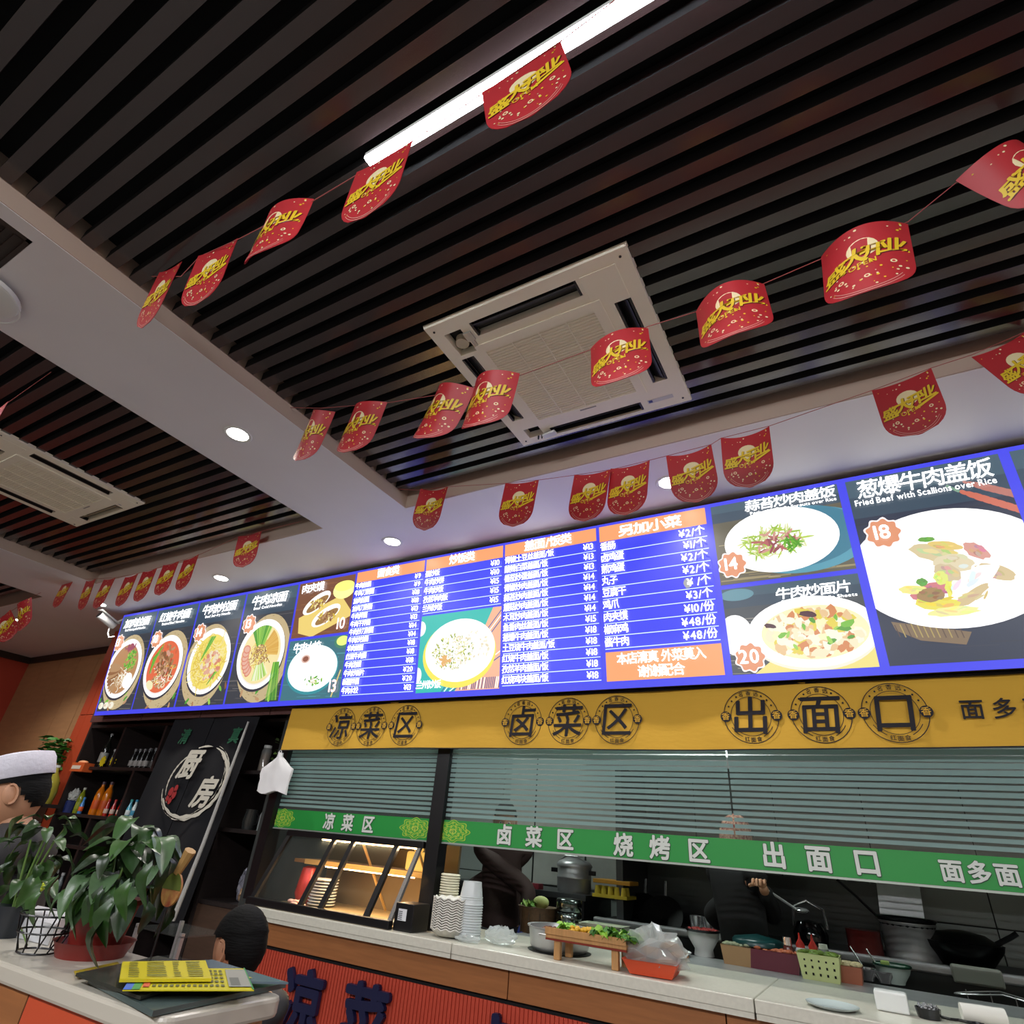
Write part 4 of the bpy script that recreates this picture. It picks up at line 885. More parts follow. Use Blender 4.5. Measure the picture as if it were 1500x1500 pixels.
tr = item('orange_tray', 'shallow orange tray under a bag of flatbreads at the counter edge', 'tray', (P.x + .02, 2.98, 1.036), otray)
def buns(t):
    for k, (x, y, z) in enumerate(((-.05, -.01, .045), (.0, .02, .05), (.05, -.02, .045), (.09, .04, .07), (.06, .05, .09), (.0, -.03, .075))): MB().ball((x, y, z), (.048, .045, .02), 8).build('flatbread', mat('bread_brown', '9c6f45', .6, noise=.4, nscale=30), t, smooth=True, local=True)
item('bag_of_flatbreads', 'clear plastic bag of brown flatbreads heaped on the orange tray', 'bread bag', (P.x + .02, 2.98, 1.04), lambda t: (buns(t), crumple(.14, .1, .075, 11, M_clear, 'bag', 14)(t)))
item('shallow_plate', 'white flat plate lying on the counter front', 'plate', az(1220, 1477, 1.036), lambda t: MB().lathe([(.0005, .002), (.06, .002), (.085, .012), (.088, .013), (.085, .009), (.06, 0), (.0005, 0)], n=32, sx=1.0).build('plate', mat('glass_plate', 'b9c4c4', .15), t, smooth=True, local=True))
item('napkin_box', 'small white box standing on the counter near the right edge', 'box', az(1310, 1484, 1.036) + Vector((0, .03, 0)), lambda t: MB().box(-.055, .05, -.03, .03, 0, .06).build('box', M_plastic, t, local=True, bevel=.006))
def ash(t):
    MB().lathe([(.0005, 0), (.035, 0), (.04, .03), (.036, .03), (.03, .006), (.0005, .006)], n=12).build('dish', mat('black_glass', '0d0f12', .08), t, local=True)
    m = MB(); r = random.Random(3)
    for k in range(26): a = r.uniform(0, 6.28); q = .03 * math.sqrt(r.random()); m.ball((q * cos(a), q * sin(a), .026 + r.uniform(0, .012)), .006, 4)
    tag(m.build('glitter', M_chrome, t, local=True), kind='stuff')
item('glittering_dish', 'small black dish of glittering bits at the right counter end', 'dish', az(1362, 1492, 1.036), ash)
item('charging_wire', 'short knotted black wire lying right of the glittering dish', 'cord', az(1400, 1497, 1.036), lambda t: MB().tube([(-.05 + .012 * k, .006 * sin(k * 1.5), .006) for k in range(12)], .005, 6).build('cord', M_black, t, local=True))
item('paper_roll', 'white paper roll lying at the right end of the counter', 'roll', az(1442, 1502, 1.036), lambda t: MB().cyl((-.06, 0, .028), (.07, .02, .028), .027, .027, 16).build('roll', mat('paper_white'), t, local=True, smooth=True))
# =================================================================== SHELVES, BOTTLES, CURTAIN
sh = thing('wall_shelf', 'dark wooden wall shelf unit stocked with bottles, left of the kitchen curtain', 'shelf', (-5.9, 3.35, 0))
for z in (.42, .80, 1.18, 1.415, 1.80, 2.17): MB().box(-6.595, -4.95, 3.15, 3.55, z - .025, z).build('shelf_board', M_darkwood, sh)
for x in (-6.595, -4.95): MB().box(x, x + .03, 3.148, 3.56, 0, 2.2).build('side_panel', M_darkwood, sh)
for x, z0, z1 in ((-5.99, 1.8, 2.145), (-5.35, 1.8, 2.145), (-5.60, 1.415, 1.775), (-5.99, .8, 1.39), (-5.3, .8, 1.39)): MB().box(x, x + .03, 3.152, 3.56, z0, z1).build('divider', M_darkwood, sh)
MB().box(-6.595, -4.93, 3.56, 3.572, 0, 2.2).build('back_panel', M_black, sh)
s2 = thing('wall_shelf', 'narrow dark wooden shelf unit between the curtain and the glass', 'shelf', (-4.0, 3.35, 0))
for z in (.98, 1.415, 1.80, 2.17): MB().box(-4.25, -3.74, 3.15, 3.55, z - .025, z).build('shelf_board', M_darkwood, s2)
for x in (-4.27, -3.77): MB().box(x, x + .035, 3.147, 3.56, 0, 2.2).build('side_panel', M_darkwood, s2)
MB().box(-4.25, -3.74, 3.56, 3.572, 0, 2.2).build('back_panel', M_black, s2)
MB().box(-4.235, -3.775, 3.155, 3.175, .03, .952).build('cabinet_door', mat('brown_door', '4b372b', .5, noise=.2, nscale=8, stretch=(1, 1, 10)), s2)
PROF = {'wine': [(.0, 0), (.036, 0), (.037, .16), (.034, .2), (.014, .245), (.013, .3), (.0, .301)],
        'soda': [(.0, 0), (.03, 0), (.033, .02), (.03, .07), (.033, .13), (.026, .17), (.012, .2), (.012, .22), (.0, .221)],
        'small': [(.0, 0), (.022, 0), (.023, .09), (.012, .125), (.011, .15), (.0, .151)]}
BOT = {}
def bottle(kind, body, label_c, cap, pos, label, group, s=1.0):
    k = (kind, body, label_c, cap)
    if k not in BOT:
        t = thing(kind + '_bottle' if kind != 'small' else 'small_bottle', label, 'bottle', pos, 0, group)
        pr = PROF[kind]; MB().lathe([(max(a, .0005), b) for a, b in pr], n=14).build('body', mat('bottle_' + body, body, .15, spec=.6), t, smooth=True, local=True)
        h = pr[-1][1]; rr = pr[1][0] + .0015
        MB().lathe([(rr, h * .18), (rr + .001, h * .2), (rr + .001, h * .45), (rr, h * .47)], n=14).build('label_band', mat('band_' + label_c, label_c, .5), t, smooth=True, local=True)
        MB().cyl((0, 0, h - .004), (0, 0, h + .016), .0145, .014, 10).build('cap', mat('cap_' + cap, cap, .4), t, local=True)
        BOT[k] = t; t.scale = (s,) * 3; return t
    return dup(BOT[k], None, pos, None, label, group, s)
g = 'bottles on the wall shelves'
bottle('wine', '1a1c18', 'b8bcb6', '8c8f92', (-6.44, 3.3, 1.80), 'tall dark bottle with a pale label on the top shelf, leftmost', g)
bottle('wine', '151413', '3a3230', 'b0a89a', (-6.29, 3.33, 1.80), 'dark bottle with a dark label, second on the top shelf', g, .85)
for k in range(2): bottle('small', '23201c', '3a2f28', '8a8a8a', (-6.20 + k * .155, 3.26, 1.80), 'dark small bottle behind a yellow star price card, ' + ('left' if k == 0 else 'right') + ' of two', g)
for k in range(4): bottle('small', '1b1a1a', 'a9a4a0', '5e5e60', (-5.93 + k * .075, 3.3, 1.80), ('first', 'second', 'third', 'fourth')[k] + ' from the left of four small dark bottles with pale labels', 'small dark bottles on the top shelf', 1.05)
for k in range(3): bottle('small', '1b1a1a', 'a9a4a0', '5e5e60', (-5.90 + k * .085, 3.42, 1.80), ('left', 'middle', 'right')[k] + ' small dark bottle of the rear row on the top shelf', 'rear row of small dark bottles', 1.2)
bottle('wine', '2a2d2c', '8d9193', 'c6c9cc', (-5.52, 3.3, 1.80), 'tall bottle with a silver cap beside the curtain on the top shelf', g, 1.05)
def star(t):
    pts = [(.05 * (1 if i % 2 else .72) * cos(i * pi / 9), -.002, .05 + .05 * (1 if i % 2 else .72) * sin(i * pi / 9)) for i in range(18)]
    m = MB().add(pts + [(a, b + .004, c) for a, b, c in pts], [tuple(range(18)), tuple(range(35, 17, -1))] + [(i, (i + 1) % 18, 18 + (i + 1) % 18, 18 + i) for i in range(18)]); m.build('card', mat('price_card_yellow', 'e8cf1e', .5), t, local=True)
item('price_card', 'yellow star price card on the top shelf, left of two', 'price card', (-6.17, 3.17, 1.80), star, 'yellow price cards'); item('price_card', 'yellow star price card on the top shelf, right of two', 'price card', (-6.00, 3.17, 1.80), star, 'yellow price cards')
item('orange_box', 'open orange cardboard snack box on the front edge of the top shelf', 'box', (-6.43, 3.15, 1.752), lambda t: (MB().box(-.11, .11, -.05, .04, 0, .075).build('box', mat('orange_card', 'd8622e', .5), t, local=True), MB().ball((-.02, 0, .08), (.07, .035, .02), 7).build('contents', mat('pale_orange', 'e8a070', .5), t, local=True, smooth=True), MB().box(-.09, .06, -.052, -.0505, .02, .05).build('label_print', mat('pale_print', 'e7d8c8', .6), t, local=True)))
for k in range(2): bottle('soda', 'e07a12', 'd9591a', '4a3340', (-6.19 + k * .13, 3.27, 1.415), ('left', 'right')[k] + ' of two tall orange drink bottles', g, 1.15)
for k in range(3): bottle('soda', '2f4a35', 'b3202a', 'c8d4d6', (-5.92 + k * .1, 3.38, 1.415), ('left', 'middle', 'right')[k] + ' of three drink bottles with red labels and pale caps', g, 1.0)
for k in range(3): bottle('small', 'c1271d', 'e7c9b8', 'c1271d', (-5.94 + .1 * k, 3.24, 1.415), ('left', 'middle', 'right')[k] + ' of three short red bottles', g, .8)
bottle('soda', '8f9a22', 'a9b536', 'cfd3c8', (-6.42, 3.24, 1.415), 'yellow-green drink bottle beside the blue and white pack', g, .9)
bottle('small', '3a7fc4', 'e2632c', '3a7fc4', (-6.28, 3.2, 1.415), 'short blue and orange drink bottle', g, .8)
bottle('soda', 'd8cfae', '6f5a2a', '5a4520', (-6.33, 3.42, 1.415), 'slim brown bottle at the back of the middle shelf', g, 1.2)
item('snack_pack', 'crumpled white and blue snack pack at the left end of the middle shelf', 'pack', (-6.53, 3.23, 1.415), lambda t: (MB().lathe([(.0005, 0), (.045, 0), (.05, .09), (.042, .1)], n=10).build('base', mat('pack_blue', '1d2c66', .4), t, local=True), crumple(.055, .05, .05, 9, mat('pack_white', 'd6dad6', .5), 'wrapper')(t), t.children[-1].__setattr__('location', (0, 0, .09))))
for k in range(6): bottle('small', ('4fa7c0', 'c9dadb', '5aa59a')[k % 3], ('d8e2e2', '3b8fb0', 'b03c4c')[k % 3], ('3aa3a0', '2b8fb8', 'c8ccd8')[k % 3], (-5.53 + (k % 4) * .075 + .03 * (k > 3), 3.2 + .09 * (k > 3), 1.415), 'small clear water bottle with a ' + ('pale', 'blue', 'red')[k % 3] + ' label on the middle shelf, ' + ('leftmost', 'second in front', 'third in front', 'rightmost in front', 'left in the rear', 'right in the rear')[k], 'clear water bottles', .85)
for k in range(5): bottle('small', '8f9a9c', '5f6668', 'c0c4c4', (-6.4 + k * .16, 3.25, .80), ('first', 'second', 'third', 'fourth', 'fifth')[k] + ' of five grey bottles on the low shelf behind the plant', 'grey bottles low on the shelf', 1.0)
# items on the narrow shelf
item('glass_jar', 'clear jar of brown snacks on the narrow shelf top', 'jar', (-4.06, 3.25, 1.80), lambda t: (MB().lathe([(.0005, 0), (.035, 0), (.036, .15), (.028, .17)], n=14).build('glass', M_clear, t, smooth=True, local=True), MB().lathe([(.0005, .003), (.031, .003), (.031, .13), (.0005, .13)], n=12).build('contents', mat('brown_snack', 'a57b4a', .7, noise=.5, nscale=60), t, local=True), MB().cyl((0, 0, .17), (0, 0, .19), .03, .03, 12).build('lid', M_plastic, t, local=True)))
def smallplant(n, r, h, cols, seed, ls=.03):
    def f(t):
        rr = random.Random(seed); MB().lathe([(.0005, 0), (.035, 0), (.045, .05), (.047, .06), (.04, .055), (.0005, .05)], n=14).build('pot', M_plastic, t, smooth=True, local=True)
        for c in cols:
            m = MB()
            for k in range(n // len(cols)):
                a = rr.uniform(0, 6.28); q = r * math.sqrt(rr.random()); x, y, z = q * cos(a), q * sin(a), .08 + h * rr.random()
                M3 = Matrix.Rotation(rr.uniform(0, 6.28), 3, 'Z') @ Matrix.Rotation(rr.uniform(-1, 1), 3, 'X'); l = ls * rr.uniform(.7, 1.3)
                m.add([M3 @ Vector(v) * l + Vector((x, y, z)) for v in ((-1, 0, 0), (-.3, -.45, .1), (.6, -.3, .05), (1, 0, -.1), (.5, .35, .05), (-.3, .45, .1))], [(0, 1, 2, 3, 4, 5)])
            m.tube([(0, 0, .04), (.01, 0, .08 + h * .6)], .003, 4)
            tag(m.build('leaves', mat('leaf_%s' % c, c, .5), t, local=True), kind='stuff')
    return f
item('potted_plant', 'small leafy plant in a white pot on the narrow shelf', 'plant', (-3.90, 3.28, 1.80), smallplant(60, .08, .2, ('5d7a3c', '3c5226'), 4))
item('glass_bottle', 'clear glass decanter half full of pale liquid on the narrow shelf', 'bottle', (-3.86, 3.24, 1.415), lambda t: (MB().lathe([(.0005, 0), (.05, 0), (.05, .1), (.02, .16), (.018, .21)], n=16).build('glass', M_clear, t, smooth=True, local=True), MB().lathe([(.0005, .003), (.045, .003), (.045, .07), (.0005, .07)], n=14).build('liquid', mat('pale_liquid', '9fb5b0', .2), t, local=True), MB().cyl((0, 0, .21), (0, 0, .23), .02, .02, 10).build('stopper', M_black, t, local=True)))
item('glass_jug', 'dark glass jug beside the decanter on the narrow shelf', 'jug', (-4.03, 3.24, 1.415), lambda t: (MB().lathe([(.0005, 0), (.045, 0), (.055, .05), (.045, .12), (.048, .13)], n=16).build('body', mat('smoked_glass', '2a2c2c', .1, spec=.8), t, smooth=True, local=True), MB().tube([(.05, 0, .11), (.085, 0, .09), (.08, 0, .04), (.053, 0, .03)], .006).build('handle', M_black, t, local=True)))
item('snack_bag', 'grey foil snack bag standing on the low narrow shelf', 'bag', (-4.0, 3.3, .98), crumple(.04, .03, .09, 21, mat('foil_grey', '8f8f9c', .3, .4)))
item('snack_bag', 'open pale brown snack bag on the low narrow shelf', 'bag', (-3.88, 3.24, .98), crumple(.05, .035, .045, 22, mat('snack_brown', 'b89470', .6, noise=.4, nscale=40)))
item('wall_switch', 'small framed switch plate on the wall by the display case', 'switch', (-3.71, 3.13, 1.30), lambda t: (MB().box(-.03, .03, -.008, 0, -.045, .045).build('plate', mat('bronze_plate', '7c6350', .4), t, local=True), MB().box(-.018, .018, -.011, -.008, .005, .03).box(-.018, .018, -.011, -.008, -.03, -.005).build('buttons', M_plastic, t, local=True)))
# white shopping bag hanging by the glass
def hbag(t):
    m = MB(); W = [(.05, .0), (.12, -.055), (.16, -.075), (.158, -.12), (.15, -.16), (.147, -.2), (.15, -.24), (.152, -.26)]
    vs = []; r = random.Random(3)
    for j, (w_, z) in enumerate([(.015, .05), (.02, .02)] + W):
        for i in range(13): u = i / 12 * 2 - 1; vs.append((u * w_, -.018 * (1 - u * u) + r.uniform(-.004, .004), z + (.014 * sin(u * 4) if j > 8 else 0)))
    n = len(vs); vs += [(a, .012, c) for a, b, c in vs]; fs = []
    for j in range(9):
        for i in range(12): a = j * 13 + i; fs += [(a, a + 13, a + 14, a + 1), (n + a, n + a + 1, n + a + 14, n + a + 13)]
    for j in range(9): a = j * 13; fs += [(a, n + a, n + a + 13, a + 13), (a + 12, a + 25, n + a + 25, n + a + 12)]
    m.add(vs, fs); m.build('bag', mat('white_bag', 'e6e6e8', .55), t, local=True, smooth=True)
    ring_ = MB(); ring_.tube([(.012 * cos(a), -.006, .055 + .014 * sin(a)) for a in [k * pi / 6 for k in range(13)]], .003, 5); ring_.build('handle', mat('white_bag'), t, local=True)
item('carrier_bag', 'white thin carrier bag hanging left of the glass below the banner', 'bag', (-3.60, 3.0, 1.86), hbag)
for o in bpy.data.objects:
    if o.name == 'carrier_bag': o.scale = (.98, 1, .82)
# noren curtain with brush circle and characters
YC = 3.04
cu_ = thing('kitchen_curtain', 'dark navy cloth curtain with a white brush circle and characters over the kitchen door', 'curtain', (-4.65, YC, .5))
def cpt(u, z):  # u 0..1
    x = -5.05 + (-3.99 + 5.05) * u - (2.2 - z) * .16
    return Vector((x, YC + .012 * sin(u * 14) * (1 + (2.2 - z) * .5), z))
for a, b in ((0, .49), (.495, 1.0)):
    m = MB(); n = 14
    for j in range(13):
        for i in range(n + 1): m.v.append(cpt(a + (b - a) * i / n, 2.24 - j * .118))
    m.f = [(j * (n + 1) + i, (j + 1) * (n + 1) + i, (j + 1) * (n + 1) + i + 1, j * (n + 1) + i + 1) for j in range(12) for i in range(n)]; m.c = [None] * len(m.f); m.m = [0] * len(m.f)
    m.build('cloth_panel', M_cloth, cu_, smooth=True)
def on_c(u, z, n=.004): p = cpt(u, z); p.y = YC - .022 - n; return p
def ctext(ch, u, z, size, m, name, bold=.08, shear=.12):
    mb = MB(); gl, wd = layout(ch, size, bold=bold, shear=shear)
    for vs, fs in gl: mb.add([on_c(u + a / 1.06, z + b, .004 + w_) for a, b, w_ in vs], fs)
    mb.build(name, m, cu_)
ctext('清', .21, 1.97, .11, mat('green_ink', '1d5a3f', .8), 'character_print'); ctext('真', .80, 1.97, .11, mat('green_ink'), 'character_print')
M_bw = mat('brush_white', 'cfcbbd', .8)
ctext('厨', .37, 1.72, .20, M_bw, 'character_print', .10, .22); ctext('房', .66, 1.53, .20, M_bw, 'character_print', .10, .22)
mb = MB(); cu0, cz0 = .60, 1.70; vs = []
for arc, (r0, w0, a0, a1) in enumerate(((.29, .022, -2.6, 1.9), (.265, .007, 2.0, 3.9), (.30, .006, -2.9, -1.2), (.275, .01, -1.2, .9), (.31, .005, -.6, 1.2))):
    n = 44; vs = []
    for i in range(n + 1):
        t = i / n; a = a0 + (a1 - a0) * t; wq = w0 * (sin(pi * min(1, t * 1.1 + .05)) ** .6 if t < .9 else .3) * (1 + .3 * sin(i * 1.7))
        for rr in (r0 - wq, r0 + wq): vs.append(on_c(cu0 + rr * 1.2 * cos(a) / 1.06, cz0 + rr * .86 * sin(a)))
    mb.add(vs, [(2 * i, 2 * i + 1, 2 * i + 3, 2 * i + 2) for i in range(n)])
mb.build('brush_circle', M_bw, cu_)
mb = MB()
for x, z, r_ in ((.38, 1.62, .028), (.425, 1.645, .022), (.43, 1.60, .026), (.37, 1.575, .02), (.41, 1.56, .022)): 
    mb.add([on_c(x + r_ * cos(k * pi / 6) / 1.06, z + r_ * 1.2 * sin(k * pi / 6)) for k in range(12)], [tuple(range(12))])
mb.build('red_flower_print', mat('red_ink', 'a32a2c', .8), cu_)
pole = thing('white_pole', 'long white pole leaning along the right edge of the navy curtain', 'pole', (-4.22, 3.0, .86)); MB().tube([(-4.045, 3.0, 2.12), (-4.10, 3.0, 1.7), (-4.15, 3.0, 1.3), (-4.23, 3.0, .86)], [.008, .011, .013, .016], 8).build('pole', mat('grey_white', 'b5b5b2', .5), pole)
# security camera
def cctv(t):
    m = Matrix.Rotation(-.35, 4, 'X') @ Matrix.Rotation(.1, 4, 'Y')
    MB().box(-.05, .05, -.15, .07, .03, .045, M=m).build('sun_shield', M_plastic, t, local=True, bevel=.006)
    a = MB(); a.cyl(m @ Vector((0, -.12, 0)), m @ Vector((0, .06, 0)), .036, .036, 18); a.build('body', M_plastic, t, smooth=True, local=True)
    MB().cyl(m @ Vector((0, -.125, 0)), m @ Vector((0, -.118, 0)), .034, .034, 18).build('lens_glass', mat('black_glass', '0d0f12', .08), t, local=True)
    MB().tube([(0, .02, -.03), (0, .03, -.1), (.03, .04, -.14), (.09, .06, -.13)], .007).build('cable', M_plastic, t, local=True)
    MB().cyl((0, .05, 0), (.03, .1, .06), .015, .015, 10).build('mount', M_plastic, t, local=True)
cc = item('security_camera', 'white bullet security camera left of the menu board top corner', 'camera', ay(160, 912, 2.78), cctv)
# left wall air freshener / notice on red wall and clock
lw = item('wall_notice', 'white notice with red print on the red left wall', 'notice', Vector((XL + .1, 2.95, 2.62)), lambda t: (MB().box(0, .02, -.18, .18, -.13, .13).build('sheet', M_plastic, t, local=True), MB().box(.02, .022, -.12, .1, -.03, .03).build('print', mat('red_print', 'b03a2c', .5), t, local=True), MB().box(0, .06, -.2, -.1, .15, .25).build('camera', M_black, t, local=True)))
item('wall_clock', 'white round object on the red wall at the left edge', 'clock', Vector((XL + .1, 2.9, 2.0)), lambda t: (MB().cyl((0, 0, 0), (.05, 0, 0), .14, .13, 20).build('rim', M_plastic, t, local=True), MB().cyl((.05, 0, 0), (.055, 0, 0), .1, .1, 20).build('face', mat('grey_print', '8d8d86', .5), t, local=True)))
item('ceiling_speaker', 'white round fitting hanging under the beam at the left edge', 'fitting', Vector((-2.66, .24, 3.18)), lambda t: (MB().lathe([(.0005, -.05), (.08, -.05), (.13, -.035), (.135, -.02), (.06, -.0), (.0005, 0)], n=28).build('body', M_plastic, t, smooth=True, local=True), MB().lathe([(.14, -.052), (.145, -.05), (.14, -.046)], n=28).build('ring', M_plastic, t, local=True)))
# side cabinet with plants by the orange pillar
sc_ = thing('side_cabinet', 'brown side cabinet with plants on top beside the orange pillar', 'cabinet', (-7.3, 3.05, 0))
MB().box(-7.9, -6.78, 2.95, 3.16, 0, 1.63).build('body', mat('brown_door'), sc_); MB().box(-7.92, -6.76, 2.93, 3.17, 1.63, 1.66).build('top', M_darkwood, sc_)
for a in (-7.88, -7.33): MB().box(a, a + .53, 2.935, 2.95, .05, 1.6).build('door', M_tan, sc_)
item('potted_plant', 'bushy green plant on the side cabinet by the orange pillar', 'plant', (-6.98, 3.12, 1.66), smallplant(160, .16, .3, ('2f6a22', '1f4a18', '3f7f2a'), 6, .05))
item('potted_plant', 'low trailing green plant left of the bushy one on the side cabinet', 'plant', (-7.38, 3.12, 1.66), smallplant(120, .2, .12, ('2a5220', '1c3a16'), 7, .05))
item('oil_bottle', 'large yellow oil bottle hanging by the orange pillar', 'bottle', (-6.60, 3.02, 1.47), lambda t: (MB().lathe([(.0005, 0), (.07, 0), (.08, .1), (.06, .2), (.02, .27), (.02, .3)], n=12).build('body', mat('oil_yellow', 'a39a3c', .15), t, smooth=True, local=True), MB().cyl((0, 0, .3), (0, 0, .32), .022, .022, 10).build('cap', M_plastic, t, local=True), MB().box(-.05, .05, -.081, -.078, .06, .15).build('label_sheet', mat('pale_yellow', 'cfc88a', .5), t, local=True)))
tag(bpy.data.objects['oil_bottle'], 'large yellow oil bottle standing on a bracket by the orange pillar')
br = thing('bracket_shelf', 'small brown bracket shelf under the oil bottle', 'shelf', (-6.8, 3.08, 1.4)); MB().box(-6.74, -6.50, 2.92, 3.14, 1.44, 1.47).build('board', M_darkwood, br)
#PART3
# =================================================================== KITCHEN THINGS
def lathe_item(prof, m, n=28, smooth=True, name='body', wave=None): return lambda t: MB().lathe([(max(a, .0005), b) for a, b in prof], n=n, wave=wave).build(name, m, t, smooth=smooth, local=True)
def cooker(t):
    MB().lathe([(.0005, 0), (.12, 0), (.128, .02), (.128, .085), (.131, .09), (.131, .1), (.128, .105), (.128, .17), (.0005, .17)], n=32).build('pot_body', M_steel, t, smooth=True, local=True)
    MB().lathe([(.135, .165), (.137, .18), (.12, .2), (.07, .225), (.03, .232), (.0005, .233)], n=32).build('lid', M_steel, t, smooth=True, local=True)
    MB().box(-.012, .012, -.012, .012, .23, .265).box(-.05, .05, -.018, .018, .262, .28).build('lid_knob', M_black, t, local=True, bevel=.004)
    MB().box(-.19, -.12, -.02, .02, .12, .15).box(.12, .17, -.02, .02, .12, .15).build('side_handle', M_black, t, local=True, bevel=.004)
    MB().tube([(-.11, -.03, .2), (-.05, -.06, .235), (.05, -.06, .235), (.11, -.03, .2)], .006).build('clamp_arch', M_steel, t, local=True)
    MB().cyl((.09, 0, .2), (.09, 0, .25), .008, .006, 8).build('valve', M_black, t, local=True)
item('pressure_cooker', 'steel pressure cooker with a black knob on the cabinet at the back', 'pressure cooker', (-2.14, 4.8, 1.19), cooker)
def eggs(t):
    MB().box(-.13, .13, -.1, .1, .0, .02).build('tray_bottom', mat('yellow_egg_tray', 'b8a326', .7), t, local=True)
    for j in range(2):
        for i in range(5): MB().lathe([(.012, .07), (.016, .07), (.026, .0), (.028, .0)], (-.1 + i * .05, -.075 + j * .06, 0), 8).build('egg_cup', mat('yellow_egg_tray'), t, local=True, smooth=True)
    MB().box(-.13, .15, -.09, .1, .085, .11).build('carton', mat('yellow_card_glow2', 'c7902a', .6), t, local=True, bevel=.004)
item('egg_tray', 'yellow egg tray under an amber carton right of the pressure cooker', 'egg tray', (ay(897, 1312, 4.7).x, 4.74, 1.19), eggs)
def pbox(px, py, wdt, dep, h, color, name, label, cat='container', fill=None, mesh=False, z=1.0, dy=0):
    p = az(px, py, z); p.y = min(p.y, 3.95) + dep / 2 + dy
    m = mat('tub_' + color, color, .4)
    def f(t):
        a, b = wdt / 2, dep / 2; k = .86
        vs = []
        for (s_, zz) in ((k, 0), (1, h), (1.05, h), (1.05, h - .008), (.95, h), (k * .95, .006)):
            vs += [(-a * s_, -b * s_, zz), (a * s_, -b * s_, zz), (a * s_, b * s_, zz), (-a * s_, b * s_, zz)]
        fs = [(0, 3, 2, 1), (20, 21, 22, 23)]
        for q in (0, 4, 16):
            q2 = {0: 4, 4: 8, 16: 20}[q]
            for i in range(4): fs.append((q + i, q + (i + 1) % 4, q2 + (i + 1) % 4, q2 + i))
        for i in range(4): fs.append((8 + i, 8 + (i + 1) % 4, 16 + (i + 1) % 4, 16 + i))
        MB().add(vs, fs).build('tub', m, t, local=True)
        if mesh:
            mm = MB()
            for i in range(5):
                for j in range(3): mm.box(-a * .7 + i * a * .34, -a * .7 + i * a * .34 + .008, -b * .97, -b * .93, .02 + j * h * .26, .03 + j * h * .26)
            mm.build('slots', M_dark, t, local=True)
        if fill:
            g_ = MB(); r_ = random.Random(len(label))
            for k_ in range(46): g_.ball((r_.uniform(-a, a) * .8, r_.uniform(-b, b) * .8, h * .92 + r_.uniform(0, .012)), (.018, .014, .009), 5)
            tag(g_.build('food', mat('food_' + fill, fill, .5, noise=.4, nscale=60), t, smooth=True, local=True), kind='stuff')
    return item(name, label, cat, p, f)
pbox(878, 1382, .27, .15, .09, 'cfd8c2', 'plastic_tub', 'pale translucent plastic tub behind the serving stand', dy=.0)
pbox(893, 1372, .22, .15, .06, '7d7a66', 'steel_tray', 'steel food tray right of the pale tub', z=1.04, dy=-.25)
pbox(1083, 1413, .155, .13, .085, 'a5835a', 'brown_tub', 'tan plastic tub of chopped vegetables left of the dark red tub', fill='8a9070')
pbox(1136, 1422, .27, .15, .085, '5e1528', 'dark_red_tub', 'dark red plastic tub of orange food', fill='b5603a')
pbox(1203, 1438, .19, .13, .105, 'c4cf8e', 'mesh_basket', 'pale green plastic basket with slots holding greens', fill='5f7a22', mesh=True)
pbox(1248, 1437, .12, .13, .07, '9d5a40', 'terracotta_tub', 'terracotta tub with bean sprouts and chopped greens', fill='c2b48a')
def bowl_i(r, h, m, name='bowl'): return lathe_item([(0, .003), (r * .5, 0), (r * .55, .01), (r * .85, h * .6), (r, h), (r * .97, h), (r * .8, h * .6), (r * .5, .014), (0, .012)], m, name=name)
def rbowl(t):
    MB().lathe([(.0005, 0), (.055, 0), (.05, .03), (.085, .085), (.09, .115), (.094, .118), (.088, .118), (.0005, .1)], n=26).build('bowl', mat('milky_tub', 'b9bcb8', .3), t, smooth=True, local=True)
    MB().lathe([(.092, .112), (.098, .118), (.098, .124), (.09, .124)], n=26).build('black_rim', M_black, t, smooth=True, local=True)
    g_ = MB(); r_ = random.Random(9)
    for k in range(60): a = r_.uniform(0, 6.28); q = .078 * math.sqrt(r_.random()); g_.ball((q * cos(a), q * sin(a), .12), (.012, .01, .008), 5)
    tag(g_.build('chili', mat('chili_red', '8f1d1a', .4), t, smooth=True, local=True), kind='stuff')
P = az(1032, 1400, 1.0); item('chili_bowl', 'white tub of red chili with a black rim on the prep table', 'bowl', (P.x, P.y, 1.0), rbowl)
item('green_rimmed_bowl', 'white enamel bowl with a dark green rim right of the small steel pots', 'bowl', az(1312, 1441, 1.0), lambda t: (bowl_i(.085, .075, mat('enamel_white', 'a9b8b0', .25))(t), MB().lathe([(.083, .07), (.088, .075), (.086, .08), (.08, .076)], n=28).build('green_rim', mat('enamel_green', '12422f', .25), t, smooth=True, local=True), MB().box(-.05, -.01, -.03, .01, .07, .09).build('soap', mat('soap_green', 'a9bf6a', .5), t, local=True, bevel=.005)))
for k, (px, py) in enumerate(((1272, 1436), (1297, 1440))):
    item('small_steel_pot', ('left', 'right')[k] + ' one of two small shiny steel pots with ladles', 'pot', az(px, py, 1.0), lambda t: (bowl_i(.055, .05, M_chrome, 'pot')(t), MB().tube([(0, 0, .03), (-.03, .02, .08), (-.06, .03, .13)], .004).build('ladle', M_chrome, t, local=True)))
